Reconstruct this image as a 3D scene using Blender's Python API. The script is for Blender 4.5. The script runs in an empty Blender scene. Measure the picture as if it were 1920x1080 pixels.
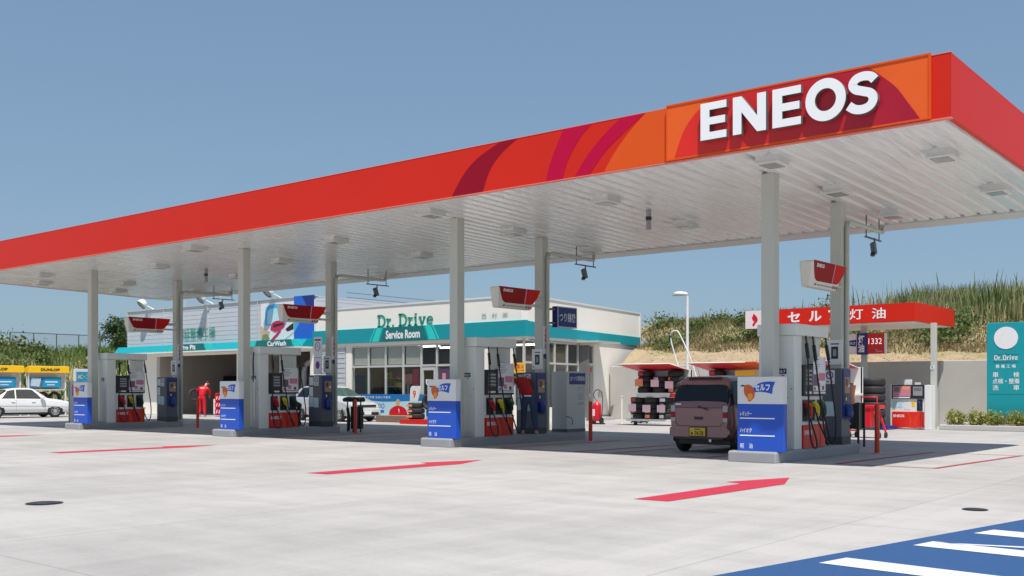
import bpy, bmesh, math, random
import numpy as np
from mathutils import Vector, Matrix
random.seed(7); RNG = np.random.default_rng(11)
S = bpy.context.scene; COL = S.collection
R_ = math.radians
# ------------------------------------------------------------------ camera, sky, sun, exposure
YAW = math.atan2(1580, 1929)
cam = bpy.data.cameras.new('camera'); co = bpy.data.objects.new('camera', cam); COL.objects.link(co)
co.location = (0, 0, 1.33); co.rotation_euler = (R_(90), 0, YAW)
cam.lens = 36 * 1929 / 1920; cam.sensor_width = 36; cam.shift_y = 190 / 1920
cam.clip_start = 0.1; cam.clip_end = 6000
S.camera = co
SUNV = Vector((0.33, -0.30, 1)).normalized()
EL = math.asin(SUNV.z); AZ = math.atan2(SUNV.x, SUNV.y)
W = bpy.data.worlds.new('World'); S.world = W; W.use_nodes = True
nt = W.node_tree; bg = nt.nodes['Background']
sky = nt.nodes.new('ShaderNodeTexSky'); sky.sky_type = 'NISHITA'; sky.sun_disc = False
sky.sun_elevation = EL; sky.sun_rotation = AZ
sky.air_density = 1.15; sky.dust_density = 0.9; sky.ozone_density = 3.0; sky.altitude = 0
gm = nt.nodes.new('ShaderNodeGamma'); gm.inputs[1].default_value = 0.44; nt.links.new(sky.outputs[0], gm.inputs[0])      # summer haze evens the sky out
hzm = nt.nodes.new('ShaderNodeMix'); hzm.data_type = 'RGBA'; hzm.blend_type = 'MULTIPLY'; hzm.inputs[0].default_value = 1; hzm.inputs[7].default_value = (1.10, 1.43, 1.77, 1)
nt.links.new(gm.outputs[0], hzm.inputs[6]); nt.links.new(hzm.outputs[2], bg.inputs[0]); bg.inputs[1].default_value = 0.108
sl = bpy.data.lights.new('sun', 'SUN'); sl.energy = 4.0; sl.angle = R_(0.55); sl.color = (1.0, 0.955, 0.89)
so = bpy.data.objects.new('sun', sl); COL.objects.link(so); so.location = (0, 0, 60)
so.rotation_euler = SUNV.to_track_quat('Z', 'Y').to_euler()
vs = S.view_settings; vs.view_transform = 'Standard'; vs.look = 'None'; vs.exposure = 0.47; vs.gamma = 1
S.cycles.max_bounces = 8; S.cycles.diffuse_bounces = 4; S.cycles.glossy_bounces = 4; S.cycles.transparent_max_bounces = 12
S.cycles.use_denoising = True
try: S.cycles.denoiser = 'OPENIMAGEDENOISE'
except Exception: pass

# ------------------------------------------------------------------ materials
MATS = {}
def srgb(r, g, b):
    f = lambda c: c / 12.92 if c <= 0.04045 else ((c + 0.055) / 1.055) ** 2.4
    return tuple(f(c / 255) for c in (r, g, b))
def mat(name, col, rough=0.5, metal=0.0, var=0.08, scale=3.0, bump=0.0, bscale=60, coat=0.0, spec=0.5, stretch=None):
    if name in MATS: return MATS[name]
    m = bpy.data.materials.new(name); m.use_nodes = True; n = m.node_tree; b = n.nodes['Principled BSDF']
    b.inputs['Roughness'].default_value = rough; b.inputs['Metallic'].default_value = metal
    b.inputs['Coat Weight'].default_value = coat; b.inputs['Specular IOR Level'].default_value = spec
    tc = n.nodes.new('ShaderNodeTexCoord'); src = tc.outputs['Object']
    if stretch:
        mp = n.nodes.new('ShaderNodeMapping'); mp.inputs['Scale'].default_value = stretch; n.links.new(src, mp.inputs[0]); src = mp.outputs[0]
    if var > 0:
        nz = n.nodes.new('ShaderNodeTexNoise'); nz.inputs['Scale'].default_value = scale; nz.inputs['Detail'].default_value = 6; nz.inputs['Roughness'].default_value = 0.65
        n.links.new(src, nz.inputs[0])
        mx = n.nodes.new('ShaderNodeMix'); mx.data_type = 'RGBA'
        mx.inputs[6].default_value = (*[c * (1 - var) for c in col], 1); mx.inputs[7].default_value = (*[min(1, c * (1 + var)) for c in col], 1)
        n.links.new(nz.outputs[0], mx.inputs[0]); n.links.new(mx.outputs[2], b.inputs['Base Color'])
        mr = n.nodes.new('ShaderNodeMapRange'); mr.inputs[3].default_value = max(0, rough - 0.08); mr.inputs[4].default_value = min(1, rough + 0.08)
        n.links.new(nz.outputs[0], mr.inputs[0]); n.links.new(mr.outputs[0], b.inputs['Roughness'])
    else: b.inputs['Base Color'].default_value = (*col, 1)
    if bump > 0:
        n2 = n.nodes.new('ShaderNodeTexNoise'); n2.inputs['Scale'].default_value = bscale; n2.inputs['Detail'].default_value = 5
        n.links.new(src, n2.inputs[0]); bp = n.nodes.new('ShaderNodeBump'); bp.inputs['Strength'].default_value = bump; bp.inputs['Distance'].default_value = 0.02
        n.links.new(n2.outputs[0], bp.inputs['Height']); n.links.new(bp.outputs[0], b.inputs['Normal'])
    MATS[name] = m; return m
def emit(name, col, s):
    if name in MATS: return MATS[name]
    m = bpy.data.materials.new(name); m.use_nodes = True; b = m.node_tree.nodes['Principled BSDF']
    b.inputs['Base Color'].default_value = (*col, 1); b.inputs['Emission Color'].default_value = (*col, 1); b.inputs['Emission Strength'].default_value = s
    MATS[name] = m; return m
def glass(name, tint, gl=0.12):
    m = bpy.data.materials.new(name); m.use_nodes = True; n = m.node_tree; n.nodes.clear()
    o = n.nodes.new('ShaderNodeOutputMaterial'); t = n.nodes.new('ShaderNodeBsdfTransparent'); g = n.nodes.new('ShaderNodeBsdfGlossy')
    t.inputs[0].default_value = (*tint, 1); g.inputs['Roughness'].default_value = 0.02; g.inputs[0].default_value = (0.9, 0.95, 1, 1)
    f = n.nodes.new('ShaderNodeLayerWeight'); f.inputs[0].default_value = .5; pw = n.nodes.new('ShaderNodeMath'); pw.operation = 'POWER'; pw.inputs[1].default_value = 4; n.links.new(f.outputs['Facing'], pw.inputs[0])
    a = n.nodes.new('ShaderNodeMath'); a.operation = 'MULTIPLY_ADD'; a.inputs[1].default_value = .6; a.inputs[2].default_value = gl * .2; n.links.new(pw.outputs[0], a.inputs[0])
    mx = n.nodes.new('ShaderNodeMixShader'); n.links.new(a.outputs[0], mx.inputs[0]); n.links.new(t.outputs[0], mx.inputs[1]); n.links.new(g.outputs[0], mx.inputs[2])
    n.links.new(mx.outputs[0], o.inputs[0]); MATS[name] = m; return m
def foliage(name, ramp, rough=0.6, trans=0.25, patch=0.35):
    """leaf colour differs from blade to blade (random per island) and drifts over the stand"""
    m = bpy.data.materials.new(name); m.use_nodes = True; n = m.node_tree; b = n.nodes['Principled BSDF']
    b.inputs['Roughness'].default_value = rough; b.inputs['Specular IOR Level'].default_value = 0.25
    g = n.nodes.new('ShaderNodeNewGeometry'); tc = n.nodes.new('ShaderNodeTexCoord'); nz = n.nodes.new('ShaderNodeTexNoise')
    nz.inputs['Scale'].default_value = patch; nz.inputs['Detail'].default_value = 4; n.links.new(tc.outputs['Object'], nz.inputs[0])
    ad = n.nodes.new('ShaderNodeMath'); ad.operation = 'MULTIPLY_ADD'; ad.inputs[1].default_value = 0.55
    s2 = n.nodes.new('ShaderNodeMath'); s2.operation = 'MULTIPLY_ADD'; s2.inputs[1].default_value = 1.5; s2.inputs[2].default_value = -0.52
    n.links.new(nz.outputs[0], s2.inputs[0]); n.links.new(g.outputs['Random Per Island'], ad.inputs[0]); n.links.new(s2.outputs[0], ad.inputs[2])
    cr = n.nodes.new('ShaderNodeValToRGB'); e = cr.color_ramp.elements
    e[0].position, e[0].color = ramp[0][0], (*ramp[0][1], 1); e[1].position, e[1].color = ramp[-1][0], (*ramp[-1][1], 1)
    for p, c in ramp[1:-1]: q = e.new(p); q.color = (*c, 1)
    n.links.new(ad.outputs[0], cr.inputs[0]); n.links.new(cr.outputs[0], b.inputs['Base Color'])
    t = n.nodes.new('ShaderNodeBsdfTranslucent'); n.links.new(cr.outputs[0], t.inputs[0])
    mx = n.nodes.new('ShaderNodeMixShader'); mx.inputs[0].default_value = trans; n.links.new(b.outputs[0], mx.inputs[1]); n.links.new(t.outputs[0], mx.inputs[2])
    n.links.new(mx.outputs[0], n.nodes['Material Output'].inputs[0]); MATS[name] = m; return m

def concrete_ground():
    m = bpy.data.materials.new('concrete_apron'); m.use_nodes = True; n = m.node_tree; b = n.nodes['Principled BSDF']; L = n.links.new
    tc = n.nodes.new('ShaderNodeTexCoord'); P = tc.outputs['Object']
    def noise(sc, det=6, st=None, ro=0.6):
        src = P
        if st: mp = n.nodes.new('ShaderNodeMapping'); mp.inputs['Scale'].default_value = st; mp.inputs['Rotation'].default_value = (0, 0, 0.35); L(P, mp.inputs[0]); src = mp.outputs[0]
        q = n.nodes.new('ShaderNodeTexNoise'); q.inputs['Scale'].default_value = sc; q.inputs['Detail'].default_value = det; q.inputs['Roughness'].default_value = ro; L(src, q.inputs[0]); return q.outputs[0]
    def rng(v, a, c, lo, hi):
        r = n.nodes.new('ShaderNodeMapRange'); r.inputs[1].default_value = a; r.inputs[2].default_value = c; r.inputs[3].default_value = lo; r.inputs[4].default_value = hi; L(v, r.inputs[0]); return r.outputs[0]
    def mul(a, c):
        q = n.nodes.new('ShaderNodeMath'); q.operation = 'MULTIPLY'; L(a, q.inputs[0]); L(c, q.inputs[1]); return q.outputs[0]
    v = mul(rng(noise(0.22, 5, (1, .45, 1)), .35, .68, .80, 1.08), rng(noise(1.1, 7, (.5, 1.6, 1)), .3, .72, .86, 1.07))
    v = mul(v, rng(noise(28, 4), .3, .7, .95, 1.05)); v = mul(v, rng(noise(160, 2), .3, .7, .95, 1.05))
    v = mul(v, rng(noise(.55, 8, (1, 1, 1), .75), .60, .74, 1.0, .87)); v = mul(v, rng(noise(1.6, 6, (1.6, .10, 1), .7), .38, .66, .93, 1.03))
    v = mul(v, rng(noise(3.4, 3, (1, 1, 1), .5), .24, .30, .90, 1.0))
    sx = n.nodes.new('ShaderNodeSeparateXYZ'); L(P, sx.inputs[0])
    for out, off, per in (('X', 3.9, 5.2), ('Y', -3.78, 6.2)):
        a = n.nodes.new('ShaderNodeMath'); a.operation = 'ADD'; a.inputs[1].default_value = off + per * 200 + per / 2; L(sx.outputs[out], a.inputs[0])
        md = n.nodes.new('ShaderNodeMath'); md.operation = 'MODULO'; md.inputs[1].default_value = per; L(a.outputs[0], md.inputs[0])
        sb = n.nodes.new('ShaderNodeMath'); sb.operation = 'SUBTRACT'; sb.inputs[1].default_value = per / 2; L(md.outputs[0], sb.inputs[0])
        ab = n.nodes.new('ShaderNodeMath'); ab.operation = 'ABSOLUTE'; L(sb.outputs[0], ab.inputs[0])
        v = mul(v, rng(ab.outputs[0], .004, .014, .74, 1.0))
    mx = n.nodes.new('ShaderNodeMix'); mx.data_type = 'RGBA'; mx.inputs[6].default_value = (0, 0, 0, 1); mx.inputs[7].default_value = (0.445, 0.424, 0.404, 1)
    L(v, mx.inputs[0]); L(mx.outputs[2], b.inputs['Base Color']); b.inputs['Roughness'].default_value = 0.78; b.inputs['Specular IOR Level'].default_value = .35
    bp = n.nodes.new('ShaderNodeBump'); bp.inputs['Strength'].default_value = .18; bp.inputs['Distance'].default_value = .01; L(noise(90, 3), bp.inputs['Height']); L(bp.outputs[0], b.inputs['Normal'])
    return m
def worn(name, col, amt=.62):
    """road paint with chips and tyre-rubbed patches that let the slab show"""
    m = mat(name, col, .7, var=.16, scale=7, bump=.1); n = m.node_tree; b = n.nodes['Principled BSDF']; src = b.inputs['Base Color'].links[0].from_socket
    tc = n.nodes.new('ShaderNodeTexCoord'); a = n.nodes.new('ShaderNodeTexNoise'); a.inputs['Scale'].default_value = 16; a.inputs['Detail'].default_value = 9; a.inputs['Roughness'].default_value = .78
    n.links.new(tc.outputs['Object'], a.inputs[0]); r = n.nodes.new('ShaderNodeMapRange'); r.inputs[1].default_value = amt; r.inputs[2].default_value = amt + .07; r.inputs[4].default_value = .65; n.links.new(a.outputs[0], r.inputs[0])
    mx = n.nodes.new('ShaderNodeMix'); mx.data_type = 'RGBA'; mx.inputs[7].default_value = (.42, .40, .385, 1); n.links.new(r.outputs[0], mx.inputs[0]); n.links.new(src, mx.inputs[6]); n.links.new(mx.outputs[2], b.inputs['Base Color']); return m
GROUND = concrete_ground()
WHITE = mat('white_paint', (.72, .72, .70), .4, var=.05, scale=1.5)
CREAM = mat('cream_wall', (.88, .835, .755), .75, var=.05, scale=.7, bump=.15, bscale=80)
SOFFIT = mat('soffit_steel', (.76, .76, .75), .12, var=.05, scale=.5, stretch=(5, .5, 1), bump=1.0, bscale=2.4, spec=.7)
REDF = mat('fascia_red', (.62, .02, .007), .45, var=.06, scale=.6, spec=.25, bump=.12, bscale=1.4)
REDSIDE = REDF
CRIM = mat('crimson_vinyl', (.28, .004, .018), .5, spec=.15, var=.03)
MAGE = mat('magenta_vinyl', (.50, .003, .045), .5, spec=.15, var=.03)
ORNG = mat('orange_vinyl', (.72, .09, .012), .5, spec=.2, var=.03)
ORNG2 = mat('bright_orange_panel', (.80, .118, .02), .45, spec=.2, var=.03)
COLM = mat('column_paint', (.52, .525, .465), .45, var=.07, scale=1.2, stretch=(1, 1, .25))
PYL = mat('pump_grey_paint', (.71, .73, .68), .38, var=.04, scale=1.5)
PYLB = mat('pump_light_panel', (.76, .765, .75), .4, var=.04)
CURB = mat('island_kerb_paint', (.30, .305, .315), .65, var=.15, scale=5, bump=.1)
BLACK = mat('black_plastic', (.018, .018, .02), .4, var=.2)
RUBBER = mat('black_rubber', (.02, .02, .021), .7, var=.25, scale=9)
DARK = mat('dark_screen', (.03, .032, .035), .15, var=.2)
GREYT = mat('grey_print', (.30, .30, .31), .5, var=.2)
REDP = mat('pump_red', srgb(205, 28, 22), .3, var=.05)
REDO = mat('pump_orange_red', srgb(228, 62, 32), .3, var=.05)
BLUE = mat('board_blue', (.012, .082, .50), .45, var=.04)
NAVY = mat('navy_blue', srgb(28, 44, 120), .35, var=.06)
KBLUE = mat('kiosk_blue', srgb(22, 50, 120), .35, var=.06)
SLATE = mat('kiosk_slate', (.105, .115, .14), .45, var=.08)
TEAL = mat('teal_panel', srgb(6, 148, 158), .5, var=.04)
TEALD = mat('teal_dark', srgb(4, 112, 112), .45, var=.04)
TURQ = mat('turquoise', srgb(40, 205, 195), .45, var=.03)
GREENL = mat('letter_green', srgb(16, 146, 126), .45, var=.04)
NRED = mat('nozzle_red', srgb(200, 20, 35), .35, var=.06)
NYEL = mat('nozzle_yellow', srgb(225, 205, 40), .35, var=.06)
NGRN = mat('nozzle_green', srgb(15, 70, 50), .35, var=.06)
STEEL = mat('steel', (.55, .55, .55), .3, metal=.9, var=.08)
ALU = mat('aluminium_frame', (.60, .60, .59), .4, metal=.3, var=.05)
MARKR = worn('road_red', (.46, .020, .048), .61)
MARKRD = worn('bay_line_red', (.36, .03, .045), .54)
MARKB = worn('road_blue', (.018, .072, .20), .645)
MARKW = mat('road_white', (.64, .64, .66), .6, var=.05, scale=5)
LETW = mat('letter_white', (.86, .86, .86), .4, var=.02)
LETG = mat('letter_return_grey', (.13, .13, .13), .5, var=.08)
PAPER = mat('paper_white', (.78, .77, .78), .6, var=.05, scale=9)
PAPERB = mat('paper_pale_blue', srgb(190, 215, 222), .6, var=.10, scale=20)
PINK = mat('print_pink', srgb(205, 130, 150), .6, var=.3, scale=25)
PINKP = mat('price_card_pink', srgb(240, 205, 215), .6, var=.08, scale=20)
SALM = mat('label_orange', srgb(235, 150, 110), .6, var=.2, scale=20)
LABR = mat('label_red', srgb(190, 60, 80), .6, var=.25, scale=20)
YELL = mat('sign_yellow', srgb(250, 196, 20), .45, var=.04)
BEIGE = mat('beige_blind', (.74, .66, .56), .8, var=.06, scale=2)
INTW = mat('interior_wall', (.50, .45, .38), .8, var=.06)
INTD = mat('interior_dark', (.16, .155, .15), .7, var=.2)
SIDING = mat('steel_siding', (.52, .545, .58), .4, var=.05, scale=.6)
RWALL = mat('retaining_concrete', (.50, .485, .45), .85, var=.12, scale=.9, bump=.2, bscale=30)
PLANTC = mat('planter_concrete', (.46, .45, .43), .85, var=.12, scale=2, bump=.2)
BROWNB = mat('brick_brown', (.20, .13, .10), .85, var=.25, scale=9, bump=.3)
ORP = mat('bollard_orange_red', srgb(210, 60, 35), .4, var=.08, scale=4)
TROL = mat('trolley_red', srgb(225, 18, 40), .35, var=.06)
SKIN = mat('skin', (.50, .29, .20), .55, var=.06)
HAIR = mat('black_hair', (.012, .010, .010), .55, var=.2, scale=30)
SHIRT = mat('red_shirt', srgb(168, 18, 26), .85, var=.12, scale=12, bump=.3, bscale=25)
JEANS = mat('blue_jeans', (.035, .055, .12), .85, var=.25, scale=14, bump=.3, bscale=25)
OVERALL = mat('red_overalls', srgb(205, 12, 36), .8, var=.10, scale=10, bump=.3, bscale=20)
SHOE = mat('shoe_grey', (.30, .29, .28), .7, var=.2)
CARW = mat('white_car_paint', (.76, .77, .77), .22, var=.02, coat=.6)
CARS = mat('silver_car_paint', (.62, .64, .66), .28, metal=.35, var=.03, coat=.6)
CARB = mat('mauve_car_paint', srgb(136, 95, 97), .25, metal=.15, var=.04, coat=.7)
CGLASS = mat('car_glass', (.008, .011, .016), .06, var=.0, spec=.35)
CGLASSG = mat('windscreen_green', (.05, .085, .075), .06, var=.0, spec=.8)
LAMPR = mat('tail_lamp_red', (.34, .004, .012), .2, var=.05, spec=.3)
LAMPC = mat('lamp_clear', (.40, .40, .41), .12, var=.1)
PLATEY = mat('plate_yellow', srgb(232, 186, 40), .45, var=.05)
LENS = mat('fixture_lens', (.30, .31, .30), .2, var=.1)
SILV = mat('wheel_silver', (.50, .50, .50), .35, metal=.5, var=.08)
DIRT = mat('sandy_dirt', (.35, .265, .165), .95, var=.5, scale=2.6, bump=1.0, bscale=7)
BARK = mat('bark', (.10, .075, .05), .9, var=.3, scale=6, bump=.6, bscale=20)
BLUEB = mat('banner_blue', srgb(22, 110, 175), .55, var=.06)
SKYB = mat('banner_light', srgb(178, 212, 222), .55, var=.06)
CYAN = mat('sign_cyan', srgb(20, 150, 195), .5, var=.06)
TEALG = mat('print_purple', srgb(96, 40, 140), .5, var=.1)
GLASS_W = glass('window_glass', (.86, .89, .89), .10)
HILLM = mat('hill_soil', (.30, .25, .13), .95, var=.45, scale=.8, bump=.8, bscale=4)
REED = foliage('reed_leaf', [(0, (.035, .08, .022)), (.3, (.08, .135, .038)), (.5, (.17, .21, .075)), (.72, (.36, .34, .17)), (1, (.55, .49, .30))])
GRASSM = foliage('slope_grass', [(0, (.075, .09, .032)), (.3, (.155, .15, .06)), (.6, (.29, .225, .115)), (1, (.37, .265, .17))])
GRASSG = foliage('green_grass', [(0, (.06, .115, .03)), (.4, (.12, .20, .05)), (.75, (.22, .28, .09)), (1, (.36, .33, .15))])
SHRUBM = foliage('shrub_leaf', [(0, (.05, .085, .025)), (.4, (.10, .155, .045)), (.75, (.20, .23, .08)), (1, (.30, .24, .13))], patch=.8)
TREEM = foliage('tree_leaf', [(0, (.03, .06, .022)), (.5, (.07, .125, .04)), (1, (.16, .22, .085))], patch=.7)
HEDGEM = foliage('hedge_leaf', [(0, (.13, .17, .03)), (.5, (.32, .34, .07)), (1, (.50, .47, .15))], patch=1.5)

# ------------------------------------------------------------------ mesh helpers
class MB:
    """collects shapes in one mesh; org is subtracted so that world numbers can be used for a thing placed at org"""
    def __init__(s, org=(0, 0, 0)): s.v = []; s.f = []; s.mi = []; s.sm = []; s.o = Vector(org)
    def add(s, vs, fs, mi=0, sm=False):
        b = len(s.v); s.v += [tuple(Vector(v) - s.o) for v in vs]
        for f in fs: s.f.append([b + i for i in f]); s.mi.append(mi); s.sm.append(sm)
        return s
    def box(s, x0, x1, y0, y1, z0, z1, mi=0):
        v = [(x, y, z) for z in (z0, z1) for y in (y0, y1) for x in (x0, x1)]
        return s.add(v, [(0, 2, 3, 1), (4, 5, 7, 6), (0, 1, 5, 4), (2, 6, 7, 3), (0, 4, 6, 2), (1, 3, 7, 5)], mi)
    def obox(s, c, size, M, mi=0):
        h = [d / 2 for d in size]; c = Vector(c); M = M.to_3x3()
        v = [c + M @ Vector((x, y, z)) for z in (-h[2], h[2]) for y in (-h[1], h[1]) for x in (-h[0], h[0])]
        return s.add(v, [(0, 2, 3, 1), (4, 5, 7, 6), (0, 1, 5, 4), (2, 6, 7, 3), (0, 4, 6, 2), (1, 3, 7, 5)], mi)
    def cyl(s, p0, p1, r0, r1=None, n=14, mi=0, sm=True):
        p0, p1 = Vector(p0), Vector(p1); r1 = r0 if r1 is None else r1
        q = (p1 - p0).to_track_quat('Z', 'Y'); a = [q @ Vector((math.cos(2 * math.pi * i / n), math.sin(2 * math.pi * i / n), 0)) for i in range(n)]
        v = [p0 + d * r0 for d in a] + [p1 + d * r1 for d in a]
        s.add(v, [(i, (i + 1) % n, n + (i + 1) % n, n + i) for i in range(n)], mi, sm)
        return s.add(v, [list(range(n))[::-1], list(range(n, 2 * n))], mi)
    def tube(s, pts, r, n=7, mi=0, smooth=0):
        pts = [Vector(p) for p in pts]
        for _ in range(smooth):
            q = [pts[0]]
            for a, b in zip(pts[:-1], pts[1:]): q += [a.lerp(b, .25), a.lerp(b, .75)]
            pts = q + [pts[-1]]
        rs = r if isinstance(r, (list, tuple)) else [r] * len(pts)
        if len(rs) != len(pts): rs = [rs[0] + (rs[-1] - rs[0]) * i / (len(pts) - 1) for i in range(len(pts))]
        ref = Vector((.31, .17, .93)); v = []
        for i, p in enumerate(pts):
            t = (pts[min(i + 1, len(pts) - 1)] - pts[max(i - 1, 0)]).normalized()
            a = t.cross(ref if abs(t.dot(ref)) < .95 else Vector((1, 0, 0))).normalized(); b = t.cross(a)
            v += [p + (a * math.cos(2 * math.pi * k / n) + b * math.sin(2 * math.pi * k / n)) * rs[i] for k in range(n)]
        m = len(pts); f = [(i * n + k, i * n + (k + 1) % n, (i + 1) * n + (k + 1) % n, (i + 1) * n + k) for i in range(m - 1) for k in range(n)]
        s.add(v, f, mi, True); return s.add(v, [list(range(n))[::-1], list(range((m - 1) * n, m * n))], mi)
    def prism(s, poly, O, A, B, d0, d1, mi=0, mside=None):
        """polygon (a,b) in the plane O+aA+bB, from depth d0 to d1 along A x B (d1 is the face seen)"""
        O, A, B = Vector(O), Vector(A), Vector(B); N = A.cross(B).normalized(); n = len(poly)
        ar = sum(poly[i][0] * poly[(i + 1) % n][1] - poly[(i + 1) % n][0] * poly[i][1] for i in range(n))
        if ar < 0: poly = poly[::-1]
        v = [O + A * a + B * b + N * d for d in (d0, d1) for a, b in poly]
        s.add(v, [list(range(n, 2 * n))], mi); ms = mi if mside is None else mside
        return s.add(v, [list(range(n))[::-1]] + [(i, (i + 1) % n, n + (i + 1) % n, n + i) for i in range(n)], ms)
    def rect(s, O, A, B, a0, a1, b0, b1, d0, d1, mi=0): return s.prism([(a0, b0), (a1, b0), (a1, b1), (a0, b1)], O, A, B, d0, d1, mi)
    def lathe(s, prof, O, ax, n=24, mi=0):
        O = Vector(O); q = Vector(ax).to_track_quat('Z', 'Y'); v = []
        for r, h in prof: v += [O + q @ Vector((r * math.cos(2 * math.pi * k / n), r * math.sin(2 * math.pi * k / n), h)) for k in range(n)]
        m = len(prof)
        return s.add(v, [(i * n + k, i * n + (k + 1) % n, (i + 1) * n + (k + 1) % n, (i + 1) * n + k) for i in range(m - 1) for k in range(n)], mi, True)
    def build(s, name, mats, parent=None, bevel=0, seg=2):
        me = bpy.data.meshes.new(name); me.from_pydata(s.v, [], s.f)
        for m in (mats if isinstance(mats, (list, tuple)) else [mats]): me.materials.append(m)
        me.polygons.foreach_set('material_index', s.mi); me.polygons.foreach_set('use_smooth', s.sm); me.update()
        o = bpy.data.objects.new(name, me); COL.objects.link(o)
        if parent: o.parent = parent
        if bevel:
            md = o.modifiers.new('bevel', 'BEVEL'); md.width = bevel; md.segments = seg; md.limit_method = 'ANGLE'; md.angle_limit = R_(40)
        return o
X, Y, Z = Vector((1, 0, 0)), Vector((0, 1, 0)), Vector((0, 0, 1))
def tag(o, label=None, cat=None, group=None, kind=None):
    if label: o['label'] = label
    if cat: o['category'] = cat
    if group: o['group'] = group
    if kind: o['kind'] = kind
    return o
def thing(name, label, cat, loc=(0, 0, 0), rz=0, group=None):
    o = bpy.data.objects.new(name, None); COL.objects.link(o); o.location = loc; o.rotation_euler = (0, 0, rz); o.empty_display_size = .2
    return tag(o, label, cat, group)
def dup(root, loc, label=None, rz=None):
    def rec(o, p):
        c = o.copy(); COL.objects.link(c)
        if p is not None: c.parent = p
        for ch in [k for k in bpy.data.objects if k.parent == o and k != c]: rec(ch, c)
        return c
    r = rec(root, None); r.location = loc
    if rz is not None: r.rotation_euler = (0, 0, rz)
    if label: r['label'] = label
    return r
def text(body, O, A, B, w, h, mt, parent=None, depth=.004, bold=.0, name='lettering', mb=None, org=(0, 0, 0), mi=0, spacing=1.0):
    """writing fitted in a w x h box with its lower left corner at O, along A, up B"""
    c = bpy.data.curves.new('t', 'FONT'); c.body = body; c.offset = bold; c.resolution_u = 3; c.space_character = spacing
    t = bpy.data.objects.new('t', c); COL.objects.link(t); dg = bpy.context.evaluated_depsgraph_get()
    me = bpy.data.meshes.new_from_object(t.evaluated_get(dg)); bpy.data.objects.remove(t)
    co_ = np.array([v.co[:] for v in me.vertices]); lo, hi = co_.min(0), co_.max(0); sc = h / (hi[1] - lo[1]); sx = w / (hi[0] - lo[0]) if w else sc
    A, B, O = Vector(A), Vector(B), Vector(O); N = A.cross(B).normalized()
    pts = [O + A * ((p[0] - lo[0]) * sx) + B * ((p[1] - lo[1]) * sc) + N * depth for p in co_]
    fs = [list(p.vertices) for p in me.polygons]; bpy.data.meshes.remove(me)
    if mb is not None: mb.add(pts, fs, mi); return None
    q = MB(org); q.add(pts, fs); return q.build(name, mt, parent)
def catmull(pts, k=6):
    out = []; n = len(pts); P = [np.array(p, float) for p in pts]
    for i in range(n - 1):
        a, b, c, d = P[max(i - 1, 0)], P[i], P[i + 1], P[min(i + 2, n - 1)]
        for j in range(k):
            t = j / k; out.append(tuple(.5 * (2 * b + (c - a) * t + (2 * a - 5 * b + 4 * c - d) * t * t + (3 * b - a - 3 * c + d) * t ** 3)))
    return out + [tuple(P[-1])]
def stroke(pts, w, k=6):
    """outline of a flat stroke of width w along a smooth line"""
    p = catmull(pts, k) if len(pts) > 2 else pts; L, Rr = [], []
    for i in range(len(p)):
        a, b = p[max(i - 1, 0)], p[min(i + 1, len(p) - 1)]; d = math.hypot(b[0] - a[0], b[1] - a[1]) or 1
        nx, ny = -(b[1] - a[1]) / d * w / 2, (b[0] - a[0]) / d * w / 2
        L.append((p[i][0] + nx, p[i][1] + ny)); Rr.append((p[i][0] - nx, p[i][1] - ny))
    return L, Rr
def stroke_prism(mb, pts, w, O, A, B, d0, d1, mi=0, ms=None, k=6):
    L, Rr = stroke(pts, w, k); O, A, B = Vector(O), Vector(A), Vector(B); N = A.cross(B).normalized(); n = len(L); ms = mi if ms is None else ms
    P = lambda q, d: O + A * q[0] + B * q[1] + N * d
    v = [P(q, d1) for q in L] + [P(q, d1) for q in Rr] + [P(q, d0) for q in L] + [P(q, d0) for q in Rr]
    mb.add(v, [(i, n + i, n + i + 1, i + 1) for i in range(n - 1)], mi)
    f = [(i, i + 1, 2 * n + i + 1, 2 * n + i) for i in range(n - 1)] + [(n + i, 3 * n + i, 3 * n + i + 1, n + i + 1) for i in range(n - 1)]
    mb.add(v, f + [(0, 2 * n, 3 * n, n), (n - 1, 2 * n - 1, 4 * n - 1, 3 * n - 1)], ms)

# ------------------------------------------------------------------ setting: ground, markings, hills
g = MB(); ext = 2500
g.add([(-ext, -ext, 0), (ext, -ext, 0), (ext, ext, 0), (-ext, ext, 0)], [(0, 1, 2, 3)])
tag(g.build('ground', GROUND), kind='structure')
def flat(name, polys, m, z=.004, kind='structure'):
    b = MB()
    for p in polys:
        ar = sum(p[i][0] * p[(i + 1) % len(p)][1] - p[(i + 1) % len(p)][0] * p[i][1] for i in range(len(p)))
        if ar < 0: p = p[::-1]
        b.add([(x, y, z) for x, y in p], [list(range(len(p)))])
    return tag(b.build(name, m), kind=kind)
def line(p, q, w=.1):
    p, q = Vector((*p, 0)), Vector((*q, 0)); d = (q - p).normalized(); n = Vector((-d.y, d.x, 0)) * w / 2
    return [tuple((p + n)[:2]), tuple((p - n)[:2]), tuple((q - n)[:2]), tuple((q + n)[:2])]
XC = [-8.45, -16.36, -24.6, -33.0]
arrow = [(-6.75, 10.57), (-6.29, 10.60), (-6.17, 13.55), (-6.57, 14.60), (-6.98, 13.36), (-6.68, 13.26)]
for k, dx in enumerate((0, -6.12, -14.5, -23.1)):
    flat('road_arrow', [[(x + dx, y) for x, y in arrow]], MARKR)
bays = []
for x0, x1 in ((-7.15, -5.45), (-11.95, -9.75), (-15.0, -12.8), (-19.9, -17.75), (-23.3, -21.1), (-28.2, -26.0), (-31.6, -29.4), (-36.3, -34.2)):
    bays += [line((x0, 17.85), (x0 + .3, 22.4)), line((x1, 17.85), (x1 + .3, 22.4))]
    bays += [line((x0 + .05, 17.87), (x1 - .05, 17.87), .06), line((x0 + .4, 22.3), (x1 + .2, 22.3), .06)]
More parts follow.
